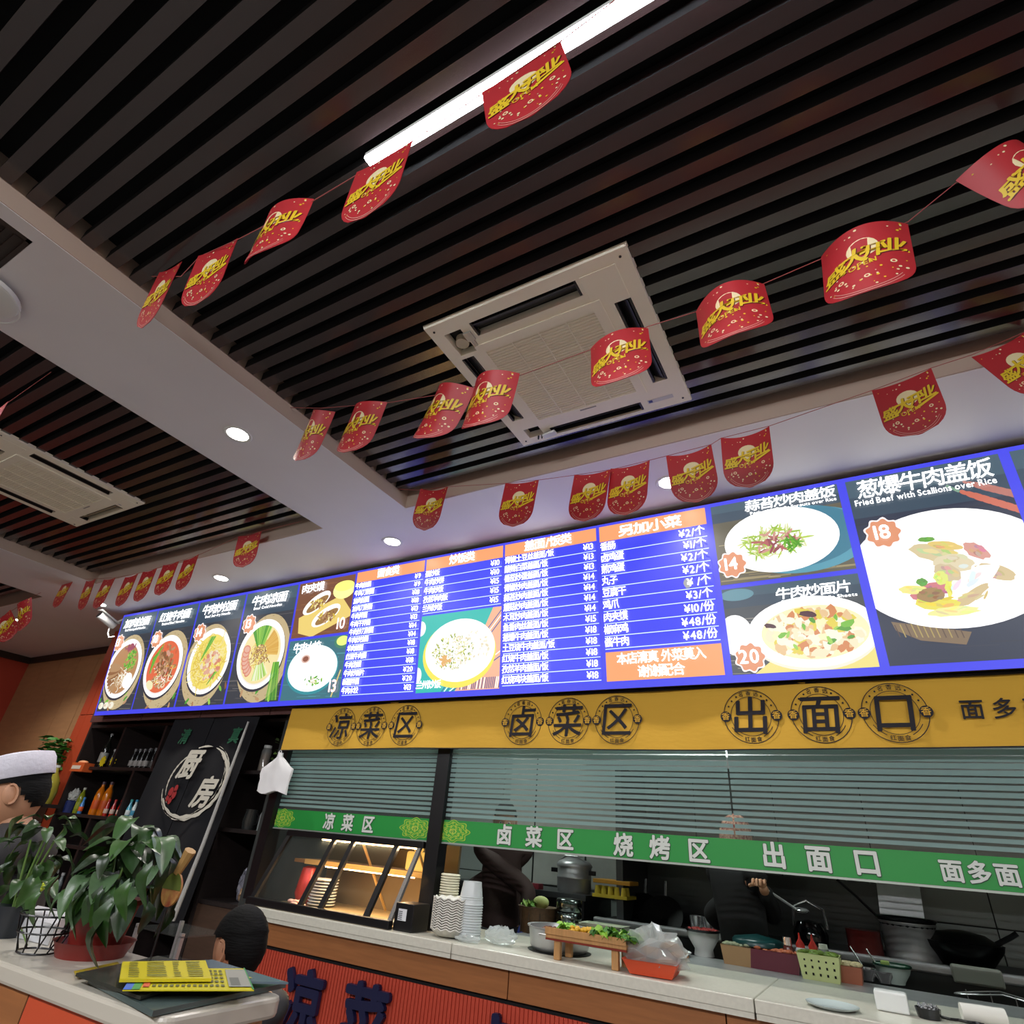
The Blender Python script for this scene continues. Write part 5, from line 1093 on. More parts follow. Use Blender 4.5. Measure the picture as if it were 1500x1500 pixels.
for k, (px, c, l) in enumerate(((1176, 'c7cacb', 'clear squeeze bottle with a red nozzle'), (1194, 'a98f4c', 'amber squeeze bottle with a red nozzle'))):
    P = az(px, 1396, 1.0); P.y = 4.1; q = ay(px, 1390, 4.1)
    def sq(t, c=c): (MB().lathe([(.0005, 0), (.026, 0), (.028, .02), (.026, .1), (.02, .115), (.0005, .116)], n=14).build('body', mat('squeeze_' + c, c, .3), t, smooth=True, local=True), MB().lathe([(.021, .112), (.022, .125), (.006, .15), (.003, .175), (.0005, .176)], n=12).build('nozzle', mat('nozzle_red', 'c42a1e', .4), t, smooth=True, local=True))
    item('squeeze_bottle', l, 'bottle', (q.x, 4.02, 1.0 + .03 * 0), sq)
item('seasoning_jar', 'small clear jar with a steel cap left of the squeeze bottles', 'jar', (ay(1158, 1390, 4.1).x, 4.02, 1.0), lambda t: (MB().lathe([(.0005, 0), (.026, 0), (.026, .1), (.02, .115)], n=14).build('glass', mat('red_spice', '5a2a22', .2), t, smooth=True, local=True), MB().cyl((0, 0, .115), (0, 0, .15), .022, .02, 12).build('cap', M_chrome, t, local=True)))
item('seasoning_jar', 'grey seasoning jar right of the squeeze bottles', 'jar', (ay(1209, 1393, 4.1).x, 4.02, 1.0), lambda t: (MB().lathe([(.0005, 0), (.03, 0), (.032, .09), (.022, .12)], n=14).build('glass', mat('grey_glass', '6b6f68', .2), t, smooth=True, local=True), MB().cyl((0, 0, .12), (0, 0, .14), .022, .02, 12).build('cap', M_plastic, t, local=True)))
item('teal_lid', 'dark teal round lid lying behind the dark red tub', 'lid', (ay(1110, 1383, 4.1).x, 4.1, 1.09), lathe_item([(0, .05), (.12, .03), (.13, .02), (.13, 0), (0, 0)], mat('teal_plastic', '0e3b3c', .3), name='lid'))
item('grater_plate', 'white oval plate on the prep table left of the chili tub', 'plate', (ay(985, 1381, 3.98).x, 3.98, 1.0), lathe_item([(0, .004), (.06, .006), (.1, .02), (.1, .016), (.06, 0), (0, 0)], M_plastic, name='plate'))
item('small_bowl', 'small steel bowl beside the white oval plate', 'bowl', (ay(955, 1375, 4.0).x, 4.0, 1.0), bowl_i(.07, .05, M_steel))
# stacked round tins and green vegetables basket at the left
item('round_tin_stack', 'stack of shiny round tins below the pressure cooker', 'tins', (ay(833, 1350, 4.0).x, 4.0, 1.0), lambda t: [MB().lathe([(.0005, 0), (.075, 0), (.08, .01), (.08, .055), (.072, .065), (.0005, .068)], (0, 0, k * .066), 24).build('tin', mat('dark_chrome', '6c7472', .15, 1), t, smooth=True, local=True) for k in range(3)])
item('vegetable_basket', 'brown round basket of green vegetables in front of the cook in brown', 'basket', (ay(787, 1362, 4.0).x, 4.0, 1.0), lambda t: (MB().lathe([(.0005, 0), (.105, 0), (.125, .13), (.13, .135), (.12, .135), (.0005, .1)], n=22).build('basket', mat('cane_brown', '5d452c', .6, noise=.4, nscale=50), t, smooth=True, local=True), [MB().box(.118 * cos(a) - .003, .118 * cos(a) + .003, .118 * sin(a) - .003, .118 * sin(a) + .003, 0, .13).build('stave', mat('cane_dark', '3c2c1c', .6), t, local=True) for a in (-2.2, -1.6, -1.0)], MB().ball((.03, -.02, .16), (.055, .035, .035), 9).build('cabbage_heart', mat('pale_cabbage', 'b9c47a', .5), t, smooth=True, local=True)))
item('chopped_greens', 'chopped bright greens heaped in the brown basket', 'greens', (ay(778, 1345, 4.0).x, 3.98, 1.125), lettuce(26, (.05, .05), ('4f7f2a', '86a84a'), 12, .025))
pk = item('red_packet', 'small red packet lying on the cabinet left of the pressure cooker', 'packet', (-2.42, 4.68, 1.19), lambda t: MB().box(-.06, .06, -.04, .04, 0, .035).box(-.05, .04, -.042, -.04, .01, .025).build('packet', mat('packet_red', '7a2430', .5), t, local=True, bevel=.004))
# pots on the stove line
def spot(t):
    MB().lathe([(.0005, 0), (.12, 0), (.14, .01), (.14, .17), (.148, .18), (.148, .186), (.135, .182), (.132, .02), (.0005, .02)], n=34).build('pot', M_steel, t, smooth=True, local=True)
    ring_ = MB(); ring_.tube([(.15 * cos(a), .15 * sin(a), .20) for a in [k * 2 * pi / 24 for k in range(25)]], .007, 6); ring_.build('strainer_rim', M_black, t, local=True)
    MB().lathe([(.15, .2), (.13, .13), (.07, .1), (.0005, .09)], n=24).build('strainer', mat('dark_mesh', '17191a', .5, .5), t, smooth=True, local=True)
    MB().tube([(-.15, 0, .2), (-.25, -.02, .3), (-.33, -.03, .37)], .009).build('strainer_handle', M_black, t, local=True)
item('stock_pot', 'steel stock pot with a dark strainer resting on its rim', 'pot', (ay(1340, 1408, 4.8).x, 4.8, 1.06), spot)
item('soup_pan', 'black wok with a lid lying at the right of the stove', 'wok', (ay(1418, 1420, 4.8).x, 4.8, 1.06), lambda t: (MB().lathe([(.0005, 0), (.12, .01), (.19, .09), (.2, .12), (.19, .12), (.0005, .1)], n=26).build('wok', mat('black_iron', '0b0c0d', .3, .6), t, smooth=True, local=True), MB().lathe([(.18, .12), (.12, .16), (.03, .175), (.0005, .175)], n=26).build('lid', mat('black_iron'), t, smooth=True, local=True), MB().tube([(.15, 0, .12), (.24, 0, .17), (.27, 0, .19)], .014).build('handle', M_black, t, local=True)))
item('white_towel_box', 'pale cloth folded over the stove edge below the black wok', 'cloth', (ay(1432, 1432, 4.57).x, 4.57, 1.06), lambda t: MB().box(-.11, .11, -.02, .03, -.05, .03).build('cloth', mat('pale_cloth', '8b8d84', .8), t, local=True, bevel=.01))
item('red_tin', 'dark red round tin on the stove beside the stock pot', 'tin', (ay(1270, 1400, 4.7).x, 4.7, 1.06), lathe_item([(0, 0), (.09, 0), (.09, .12), (.093, .125), (0, .125)], mat('tin_red', '5a1a17', .35), name='tin'))
for k, (px, Yp) in enumerate(((942, 4.9), (972, 4.85))): item('black_wok', ('left', 'right')[k] + ' one of two black woks standing against the steel splash panel', 'wok', (ay(px, 1345, Yp).x, Yp, 1.06), lambda t: (MB().lathe([(.0005, 0), (.1, .01), (.15, .08), (.155, .085), (.0005, .06)], n=24, M=Matrix.Rotation(.9, 3, 'X')).build('wok', mat('black_iron'), t, smooth=True, local=True), MB().tube([(0, .06, .14), (0, .09, .26)], .01).build('handle', M_chrome, t, local=True)))
for k, px in enumerate((1022, 1040)): item('steel_cup', ('left', 'right')[k] + ' steel cup on the stove edge left of the cook in black', 'cup', (ay(px, 1365, 4.7).x, 4.7, 1.06), lathe_item([(0, 0), (.04, 0), (.045, .09), (.04, .09), (0, .01)], M_chrome, 18, name='cup'))
item('black_kettle', 'dark kettle with an arched handle behind the squeeze bottles', 'kettle', (ay(1190, 1385, 4.75).x, 4.75, 1.06), lambda t: (MB().lathe([(.0005, 0), (.09, 0), (.1, .07), (.07, .13), (.0005, .14)], n=24).build('body', mat('black_glass'), t, smooth=True, local=True), MB().tube([(-.09, 0, .1), (-.08, 0, .2), (0, 0, .24), (.09, 0, .2), (.1, 0, .1)], .008).build('handle', M_chrome, t, local=True)))
item('wire_basket', 'large wire basket hanging on the steel stove front at the right edge', 'basket', (ay(1465, 1450, 4.5).x, 4.5, 1.0), lambda t: [MB().tube([(.2 * cos(a), .06 * sin(a), z - .03 * abs(cos(a))) for a in [k * pi / 12 for k in range(25)]], .004, 5).build('wire', M_steel, t, local=True) for z in (.0, -.06, -.11)] and [MB().tube([(x, -.06, .0), (x * .95, -.06, -.12)], .003, 4).build('wire', M_steel, t, local=True) for x in (-.15, -.05, .05, .15)])
for k, (px, py) in enumerate(((1242, 1300), (1275, 1296), (1290, 1300))):
    P = ay(px, py, 5.25)
    item('hanging_ladle', ('long steel ladle hanging on the tiled wall, leftmost', 'middle steel skimmer hanging on the tiled wall', 'right short steel spoon hanging on the tiled wall')[k], 'ladle', P, lambda t: (MB().tube([(0, 0, .12), (0, 0, -.12 - .05 * (1 - k / 2))], .006).build('handle', M_steel, t, local=True), MB().ball((0, -.01, -.17), (.035, .015, .035), 8).build('bowl', M_steel, t, smooth=True, local=True)))
sc2 = item('steel_sheet', 'pale steel sheet leaning on the wall behind the stock pot', 'sheet', (ay(1325, 1380, 5.1).x, 5.1, 1.06), lambda t: MB().box(-.12, .12, -.005, .005, 0, .42, M=Matrix.Rotation(-.15, 4, 'X') @ Matrix.Rotation(.08, 4, 'Y')).build('sheet', M_steel, t, local=True))

# =================================================================== PEOPLE
def eval_mesh(o):
    bpy.context.view_layer.update(); dg = bpy.context.evaluated_depsgraph_get(); me = bpy.data.meshes.new_from_object(o.evaluated_get(dg)); return me
def skin_mesh(pts, edges, sub=2, root=0):
    me = bpy.data.meshes.new('sk'); me.from_pydata([tuple(p[0]) for p in pts], edges, []); o = bpy.data.objects.new('sk', me); COL.objects.link(o)
    md = o.modifiers.new('s', 'SKIN'); md.use_smooth_shade = True
    if not me.skin_vertices: me.attributes.new
    if len(me.skin_vertices) == 0:
        bpy.context.view_layer.objects.active = o
    for i, p in enumerate(pts):
        r_ = p[1] if isinstance(p[1], tuple) else (p[1], p[1]); me.skin_vertices[0].data[i].radius = r_; me.skin_vertices[0].data[i].use_root = (i == root)
    sb_ = o.modifiers.new('u', 'SUBSURF'); sb_.levels = sub; sb_.render_levels = sub
    m2 = eval_mesh(o); vs = [tuple(v.co) for v in m2.vertices]; fs = [tuple(p.vertices) for p in m2.polygons]
    bpy.data.objects.remove(o); bpy.data.meshes.remove(me); bpy.data.meshes.remove(m2); return vs, fs
def head_geo(n=26):
    vs = []; fs = []; k = n + 6
    for j in range(n + 1):
        ph = pi * j / n; 
        for i in range(k):
            th = 2 * pi * i / k; x = sin(ph) * sin(th); y = -sin(ph) * cos(th); z = cos(ph)
            X, Y, Z = x * .076, y * .094, z * .115
            if z < 0: X *= 1 - .32 * z * z; Y *= 1 - .12 * z * z
            if y < -.3:
                f = -y
                g = lambda cx, cz, sx, sz: math.exp(-((x - cx) / sx) ** 2 - ((z - cz) / sz) ** 2)
                Y -= .024 * g(0, -.18, .13, .16) + .006 * g(0, .02, .1, .2) + .007 * g(0, -.52, .25, .08) + .006 * g(0, -.8, .3, .12)
                Y += .010 * (g(-.36, .02, .2, .13) + g(.36, .02, .2, .13)) + .004 * g(0, -.38, .3, .06)
                Y -= .004 * (g(-.36, .16, .25, .07) + g(.36, .16, .25, .07))
            vs.append(Vector((X, Y, Z)))
    for j in range(n):
        for i in range(k): fs.append((j * k + i, (j + 1) * k + i, (j + 1) * k + (i + 1) % k, j * k + (i + 1) % k))
    return vs, fs
HV, HF = head_geo(40)
def add_head(mb, M, s=1):
    mb.add([M @ (v * s) for v in HV], HF)
    for sg in (-1, 1):
        m_ = M @ Matrix.Translation((sg * .077 * s, .008 * s, -.005 * s)) @ Matrix.Rotation(sg * .3, 4, 'Z')
        b_ = MB(); b_.ball((0, 0, 0), (.010 * s, .022 * s, .034 * s), 10); mb.add([m_ @ Vector(v) for v in b_.v], b_.f)
        b_ = MB(); b_.tube([Vector((sg * .008, .018 * cos(a), .03 * sin(a))) * s for a in [-1.8 + k_ * .4 for k_ in range(10)]], .005 * s, 5); mb.add([m_ @ Vector(v) for v in b_.v], b_.f)
def hair(M, s, parent, style='short', m=M_hair):
    r_ = random.Random(4); keep = []
    vs = [v * s for v in HV]; out = []
    for v, o_ in zip(vs, HV):
        q = 1.10 + .035 * r_.random() + (.05 if o_.z > .03 else 0); out.append(M @ Vector((v.x * q, max(v.y, -.085 * s) * q, v.z * (1.08 if v.z > 0 else 1) + .004)))
    def ok(f):
        c = sum((HV[i] for i in f), Vector()) / 4
        line = .055 if style == 'short' else .035
        if c.y < -.05: return c.z > line
        if c.y < .015: return c.z > .035 - (c.y + .05) * .25
        return c.z > -.06 - (.02 if style == 'full' else 0) + max(0, .06 - c.y) * 1.9
    mb = MB().add(out, [f for f in HF if ok(f)]); return mb.build('hair', m, parent, smooth=True)
def eyes(M, s, parent):
    for sg in (-1, 1):
        mb = MB(); mb.ball((0, 0, 0), .011 * s, 8); m_ = M @ Matrix.Translation((sg * .029 * s, -.076 * s, .004 * s)); q = MB().add([m_ @ Vector(v) for v in mb.v], mb.f); e_ = q.build('eye', mat('eye_white', 'cfcac2', .3), parent, smooth=True)
        mb = MB(); mb.ball((0, -.008 * s, 0), (.006 * s, .004 * s, .006 * s), 6); q = MB().add([m_ @ Vector(v) for v in mb.v], mb.f); q.build('iris', mat('iris_dark', '1a110c', .2), e_, smooth=True)
def hand(mb, wrist, d, palm_n, s=1):
    """palm plus five separate bent fingers; d = pointing direction, palm_n = way the palm faces"""
    d = d.normalized(); n_ = (palm_n - d * palm_n.dot(d)).normalized(); sd = d.cross(n_)
    pts = [(wrist, .022 * s), (wrist + d * .045 * s, (.036 * s, .016 * s)), (wrist + d * .085 * s, (.036 * s, .014 * s))]
    vs, fs = skin_mesh(pts, [(0, 1), (1, 2)], 1); mb.add(vs, fs)
    for k, (o_, l) in enumerate(((-.03, .065), (-.01, .075), (.01, .07), (.03, .055))):
        b = wrist + d * .08 * s + sd * o_ * s; c1 = b + (d * .9 + n_ * .3).normalized() * l * .45 * s; c2 = c1 + (d * .5 + n_ * .85).normalized() * l * .32 * s; c3 = c2 + (d * .05 + n_).normalized() * l * .25 * s
        vs, fs = skin_mesh([(b, .0095 * s), (c1, .009 * s), (c2, .008 * s), (c3, .0065 * s)], [(0, 1), (1, 2), (2, 3)], 1); mb.add(vs, fs)
    b = wrist + d * .03 * s - sd * .03 * s; c1 = b + (d * .5 - sd * .7 + n_ * .4).normalized() * .035 * s; c2 = c1 + (d * .8 - sd * .1 + n_ * .5).normalized() * .03 * s
    vs, fs = skin_mesh([(b, .011 * s), (c1, .0105 * s), (c2, .008 * s)], [(0, 1), (1, 2)], 1); mb.add(vs, fs)
def person(label, head_c, yaw, pitch, H, sh_w, lean, arms, mats, s=1, hairstyle='short', extras=None):
    """standing figure: feet on the floor under the hips; lean = hips offset from the head"""
    base = Vector((head_c.x - lean[0], head_c.y - lean[1], 0)); t = thing('person', label, 'person', base)
    F = Vector((sin(yaw), -cos(yaw), 0)); Rt = Vector((-F.y, F.x, 0)) * -1   # facing, right-hand side
    M = Matrix.Translation(head_c) @ Matrix.Rotation(yaw, 4, 'Z') @ Matrix.Rotation(pitch, 4, 'X')
    neck = head_c + M.to_3x3() @ Vector((0, .02, -.12)) * s; hip = base + Vector((0, 0, H * .53)); chest = neck.lerp(hip, .28) - F * .01; waist = neck.lerp(hip, .7)
    top = neck.lerp(hip, .09)
    body = MB(); pts = [(hip, (.15 * s, .11 * s)), (waist, (.13 * s, .10 * s)), (chest, (.15 * s, .11 * s)), (top, (.09 * s, .07 * s)), (neck, (.052 * s, .052 * s)), (head_c + Vector((0, 0, -.03)), (.05 * s, .05 * s))]
    E_ = [(0, 1), (1, 2), (2, 3), (3, 4), (4, 5)]
    def leg(sg, grow=1):
        a = hip + Rt * sg * .09 * s + Vector((0, 0, -.03)); k = a * .5 + (base + Rt * sg * .1 * s) * .5 + F * .02 + Vector((0, 0, .0)); an = base + Rt * sg * .1 * s + Vector((0, 0, .08)); to = an + F * .14 * s - Vector((0, 0, .045))
        return [(a, .085 * s * grow), (k, .058 * s * grow), (an, .042 * s * grow), (to, .035 * s * grow)]
    for sg in (-1, 1):
        n = len(pts); pts += leg(sg); E_ += [(0, n), (n, n + 1), (n + 1, n + 2), (n + 2, n + 3)]
    arm_pts = []
    for sg, (elb, wr) in zip((-1, 1), arms):
        sho = top + Rt * sg * sh_w / 2 - Vector((0, 0, .025)); n = len(pts); pts += [(sho, .05 * s), (elb, .04 * s), (wr, .027 * s)]; E_ += [(3, n), (n, n + 1), (n + 1, n + 2)]; arm_pts.append((sho, elb, wr))
    vs, fs = skin_mesh(pts, E_, 2); body.add(vs, fs); add_head(body, M, s)
    gl_ = MB() if 'glove' in mats else body
    for sg, (sho, elb, wr) in zip((-1, 1), arm_pts): hand(gl_, wr, wr - elb, Vector((0, 0, -1)) if abs((wr - elb).normalized().z) < .8 else F, s)
    body.build('body', mats['skin'], t, smooth=True)
    if 'glove' in mats: gl_.build('blue_gloves', mats['glove'], t, smooth=True)
    jp = [(hip + Vector((0, 0, -.05)), (.165 * s, .125 * s)), (waist, (.155 * s, .12 * s)), (chest, (.172 * s, .13 * s)), (top, (.11 * s, .085 * s)), (neck - Vector((0, 0, .035)), (.07 * s, .065 * s))]; je = [(0, 1), (1, 2), (2, 3), (3, 4)]
    for sho, elb, wr in arm_pts: n = len(jp); jp += [(sho, .072 * s), (elb, .058 * s), (wr.lerp(elb, .08), .045 * s)]; je += [(3, n), (n, n + 1), (n + 1, n + 2)]
    vs, fs = skin_mesh(jp, je, 2); MB().add(vs, fs).build('jacket', mats['jacket'], t, smooth=True)
    col = MB(); col.lathe([(.06 * s, 0), (.072 * s, .015), (.07 * s, .045), (.06 * s, .05)], tuple(neck - Vector((0, 0, .05))), 18); col.build('collar', mats['jacket'], t, smooth=True)
    tp = [(hip + Vector((0, 0, .02)), (.16 * s, .12 * s))]; te = []
    for sg in (-1, 1):
        n = len(tp); l_ = leg(sg, 1.2)[:3]; l_[2] = (l_[2][0] + Vector((0, 0, .02)), .055 * s); tp += l_; te += [(0, n), (n, n + 1), (n + 1, n + 2)]
    vs, fs = skin_mesh(tp, te, 1); MB().add(vs, fs).build('trousers', mats['trousers'], t, smooth=True)
    for sg in (-1, 1):
        l_ = leg(sg); a_, b_ = l_[2][0], l_[3][0]; sm = MB(); vs, fs = skin_mesh([(a_ - F * .03 + Vector((0, 0, -.03)), .045 * s), (b_ + F * .03 + Vector((0, 0, 0)), .04 * s)], [(0, 1)], 1); sm.add([(x_, y_, max(0, z_)) for x_, y_, z_ in vs], fs).build('shoe', M_black, t, smooth=True)
    hair(M, s, t, hairstyle); eyes(M, s, t)
    if extras: extras(t, M, s)
    return t
D1 = mat('dark_jacket', '1e1c1e', .75, bump=.3, nscale=20); D2 = mat('dark_trousers', '14151a', .8); D3 = mat('brown_jacket', '33201c', .8, bump=.4, nscale=12); D4 = mat('black_clothes', '0a0a0c', .8)
def capf(t, M, s):
    mb = MB(); mb.lathe([(.0985 * s, .0), (.100 * s, .002), (.099 * s, .062), (.092 * s, .082), (.05 * s, .092), (.0005, .094)], n=36, sx=.86, sy=1.06)
    q = MB().add([M @ (Vector(v) + Vector((0, .008, .048 * s))) for v in mb.v], mb.f); q.build('white_cap', mat('white_cotton', 'd3d1dc', .8, bump=.3, nscale=60), t, smooth=True)
hc = EYE + ray(20, 1163) * 2.2
person('man in a white round cap and dark jacket, head bowed, at the left edge', hc, -.62, .3, 1.72, .40, (-.10, -.12), [(hc + Vector((.16, .0, -.5)), hc + Vector((-.05, -.18, -.5))), (hc + Vector((-.22, -.12, -.5)), hc + Vector((-.28, -.3, -.5)))], dict(skin=M_skin, jacket=D1, trousers=D2), 1.08, 'short', capf)
hc = EYE + ray(350, 1388) * 1.9
person('child with short black hair in a dark padded jacket, seen from behind the menus', hc, -1.6, .15, 1.22, .30, (-.03, 0), [(hc + Vector((-.08, -.17, -.36)), hc + Vector((-.2, -.1, -.42))), (hc + Vector((-.02, .2, -.36)), hc + Vector((-.15, .2, -.42)))], dict(skin=M_skin, jacket=mat('black_padded', '131316', .55, bump=.3, nscale=10), trousers=D2), .92, 'full')
hc = ay(738, 1232, 4.32); hc.z = 1.62
person('cook in a dark brown padded jacket and blue gloves behind the counter', hc, .5, .25, 1.72, .42, (0, .0), [(hc + Vector((-.24, -.05, -.46)), hc + Vector((-.14, -.2, -.56))), (hc + Vector((.27, -.05, -.42)), hc + Vector((.28, -.14, -.60)))], dict(skin=M_skin, jacket=D3, trousers=D2, glove=mat('blue_glove', '2c3a78', .5)), 1.05, 'short', lambda t, M, s: None)
hc = ay(1083, 1262, 4.34); hc.z = 1.60; a_ = ay(1117, 1299, 4.15)
def scarf(t, M, s):
    mb = MB(); r_ = random.Random(2); mb.ball((0, 0, 0), (.088, .1, .125), 12); q = MB().add([M @ (Vector(v) * 1.08 + Vector((0, .012, .01))) for v in mb.v if True], [f for f in mb.f if True]); 
    q.build('patterned_headscarf', mat('red_floral', '7a2a26', .8, color2='c9a48a', nscale=70), t, smooth=True)
pB = person('cook in black with a patterned red headscarf, back turned, holding a ladle', hc, pi - .5, .25, 1.66, .38, (0, 0), [(hc + Vector((.15, .2, -.40)), a_), (hc + Vector((-.24, .1, -.42)), hc + Vector((-.12, .25, -.5)))], dict(skin=M_skin, jacket=D4, trousers=D4), 1.0, 'full', scarf)
b_ = ay(1168, 1333, 4.45)
item('ladle', 'long steel ladle held out by the cook in black', 'ladle', a_, lambda t: (MB().tube([(0, 0, 0), tuple(b_ - a_)], .007).build('handle', mat('bright_steel', 'd5d8d8', .35, metal=.3), t, local=True), MB().ball(tuple(b_ - a_ + Vector((.02, 0, 0))), (.045, .045, .015), 8).build('bowl', M_chrome, t, smooth=True, local=True)))

# =================================================================== FRONT LEDGE WITH MENUS AND PLANTS
lg = thing('cashier_ledge', 'white topped cashier ledge with orange and brown front at the lower left', 'counter', (-1.95, 1.15, 0))
mb = MB(); n = 8; prof = [(-2.52, .985)] + [(-1.37 + .04 * sin(k * pi / 2 / n), 1.025 - .04 * cos(k * pi / 2 / n)) for k in range(n + 1)] + [(-1.37 + .04 * cos(k * pi / 2 / n), 1.27 + .04 * sin(k * pi / 2 / n)) for k in range(n + 1)] + [(-2.52, 1.31)]
N_ = len(prof); mb.add([(x, y, 1.06) for x, y in prof] + [(x, y, 1.1) for x, y in prof], [tuple(range(N_))[::-1], tuple(range(N_, 2 * N_))] + [(i, (i + 1) % N_, N_ + (i + 1) % N_, N_ + i) for i in range(N_)])
mb.build('top', mat('cream_top', 'b9b3a6', .3), lg, bevel=.008)
MB().box(-1.86, -1.40, 1.0, 1.30, 0, 1.06).build('orange_front_panel', M_orange, lg); MB().box(-2.5, -1.866, 1.0, 1.30, 0, 1.06).build('brown_front_panel', M_oak, lg); MB().box(-1.866, -1.86, 1.002, 1.29, 0, 1.06).build('joint', M_dark, lg)
MB().box(-1.40, -1.385, 1.0, 1.30, 0, 1.06).build('end_panel', mat('tan_end', 'b98a63', .5), lg)
def slab(name, label, cat, px4, z, th, m, prints=None, parent_group=None):
    c = [az(a, b, z) for a, b in px4]; o_ = sum(c, Vector()) / 4; t = thing(name, label, cat, (o_.x, o_.y, z), 0, parent_group)
    vs = [(p.x, p.y, z) for p in c] + [(p.x, p.y, z + th) for p in c]
    MB().add(vs, [(3, 2, 1, 0), (4, 5, 6, 7), (0, 1, 5, 4), (1, 2, 6, 5), (2, 3, 7, 6), (3, 0, 4, 7)]).build('sheet', m, t)
    if prints:
        B = lambda u, v, k: (c[0] * (1 - u) * (1 - v) + c[1] * u * (1 - v) + c[2] * u * v + c[3] * (1 - u) * v) + Vector((0, 0, th + .0006 + .0003 * k))
        q = MB()
        for i, (u0, u1, v0, v1, col) in enumerate(prints): q.add([B(u0, v0, 1 + (i % 5)), B(u1, v0, 1 + (i % 5)), B(u1, v1, 1 + (i % 5)), B(u0, v1, 1 + (i % 5))], [(0, 1, 2, 3)], hx(col))
        q.build('print', M_paint, t)
    return t
slab('menu_folder', 'grey green plastic menu folder at the bottom of the pile, nearest the ledge end', 'menu', [(128, 1440), (222, 1490), (418, 1447), (300, 1412)], 1.102, .010, mat('folder_grey', '4c5a58', .2), [(.35, .8, .42, .55, '2c4f8a'), (.45, .8, .5, .56, 'b8b020')])
slab('menu_folder', 'dark grey menu folder lying askew under the yellow sheets', 'menu', [(110, 1430), (205, 1465), (330, 1425), (230, 1404)], 1.114, .006, mat('folder_dark', '33352f', .25))
slab('menu_folder', 'translucent blue grey menu folder sticking out behind the child', 'menu', [(250, 1415), (330, 1440), (422, 1442), (310, 1408)], 1.122, .004, mat('folder_blue', '5d6c76', .2), [(.55, .85, .3, .6, 'b0a53a'), (.6, .8, .38, .52, '4c6a3a')])
pr = [(.0, .06, .0, 1, '3a62b8'), (.06, .12, 0, 1, '3f8a3a'), (.13, .18, .1, .5, 'c2502a'), (.80, .985, .1, .9, '8b8a80'), (.82, .9, .15, .5, '5e6058'), (.9, .97, .4, .8, 'a9a89c')]
for i in range(13):
    for j in range(5): pr.append((.2 + i * .045, .2 + i * .045 + .028, .12 + j * .17, .12 + j * .17 + .09, '5a5a1c'))
slab('menu_sheet', 'yellow printed menu sheet with a grey dish photo and green border', 'menu', [(179, 1452), (372, 1452), (358, 1420), (200, 1420)], 1.128, .002, mat('menu_yellow', 'c9bd1e', .3), pr + [(.985, 1, 0, 1, '1f7a3a')])
pr = []
for (u0, u1) in ((.08, .2), (.28, .5), (.58, .66), (.74, .92)):
    for j in range(9): pr.append((u0, u1 - random.uniform(0, .03), .08 + j * .1, .12 + j * .1, '7d7a20'))
slab('menu_booklet', 'small yellow menu booklet on top of the pile', 'menu', [(174, 1439), (309, 1438), (300, 1411), (178, 1413)], 1.133, .006, mat('menu_yellow2', 'c7b81c', .35), pr)
slab('menu_sheet', 'yellow paper sheet sticking out left of the menu pile', 'menu', [(112, 1432), (180, 1420), (172, 1410), (108, 1424)], 1.106, .002, mat('menu_yellow3', 'a58f24', .4), [(.2, .8, .3, .6, 'b8762a')])
# potted pothos
def leaf_mesh(kind):
    L_, Wd_ = .1, .036; pts = []; N2 = 7
    for j in range(N2 + 1):
        t_ = j / N2; w_ = Wd_ * (math.sin(pi * min(1, t_ ** .75)) ** .8 if 0 < t_ < 1 else 0) + (.012 if j == 0 else 0); y_ = t_ * L_ ; z_ = -.035 * t_ * t_ * (1 + .5 * kind) + (.008 * sin(t_ * 5))
        pts.append([(-w_, y_ - (.012 if j == 0 else 0), z_ + w_ * .35), (-w_ * .5, y_, z_ + w_ * .14), (0, y_, z_), (w_ * .5, y_, z_ + w_ * .14), (w_, y_ - (.012 if j == 0 else 0), z_ + w_ * .35)])
    m = MB(); m.v = [p for r_ in pts for p in r_]; m.f = [(j * 5 + i, j * 5 + i + 1, (j + 1) * 5 + i + 1, (j + 1) * 5 + i) for j in range(N2) for i in range(4)]; m.c = [None] * len(m.f); m.m = [0] * len(m.f)
    return m
LEAF = {}
def add_leaf(t, pos, yaw, pitch, sc, shade, roll=0):
    k = (random.randrange(3), shade)
    if k not in LEAF:
        o = leaf_mesh(k[0] * .6).build('leaf', mat('pothos_' + shade, shade, .35, noise=.25, nscale=30, spec=.6), None, smooth=True); LEAF[k] = o.data
    else: o = bpy.data.objects.new('leaf', LEAF[k]); COL.objects.link(o)
    o.parent = t; o.location = pos; o.rotation_euler = (pitch, roll, yaw); o.scale = (sc,) * 3; return o
pc = az(132, 1400, 1.1); pc.z = 1.1
pt = thing('potted_pothos', 'leafy green plant in a dark red plastic pot on the white ledge', 'plant', pc)
MB().lathe([(.0005, .0), (.085, 0), (.1, .035), (.104, .037), (.098, .035), (.08, .006), (.0005, .006)], n=30).build('saucer', mat('red_plastic_pot', '7d2620', .4), pt, smooth=True, local=True)
MB().lathe([(.0005, .008), (.062, .008), (.082, .12), (.088, .122), (.088, .135), (.08, .135), (.0005, .125)], n=30).build('pot', mat('red_plastic_pot'), pt, smooth=True, local=True)
MB().lathe([(.0005, .126), (.078, .126)], n=20).build('soil', mat('soil', '20160f', .9), pt, local=True)
SH = ['1a3113', '234318', '345823', '182c12', '4f6b47']
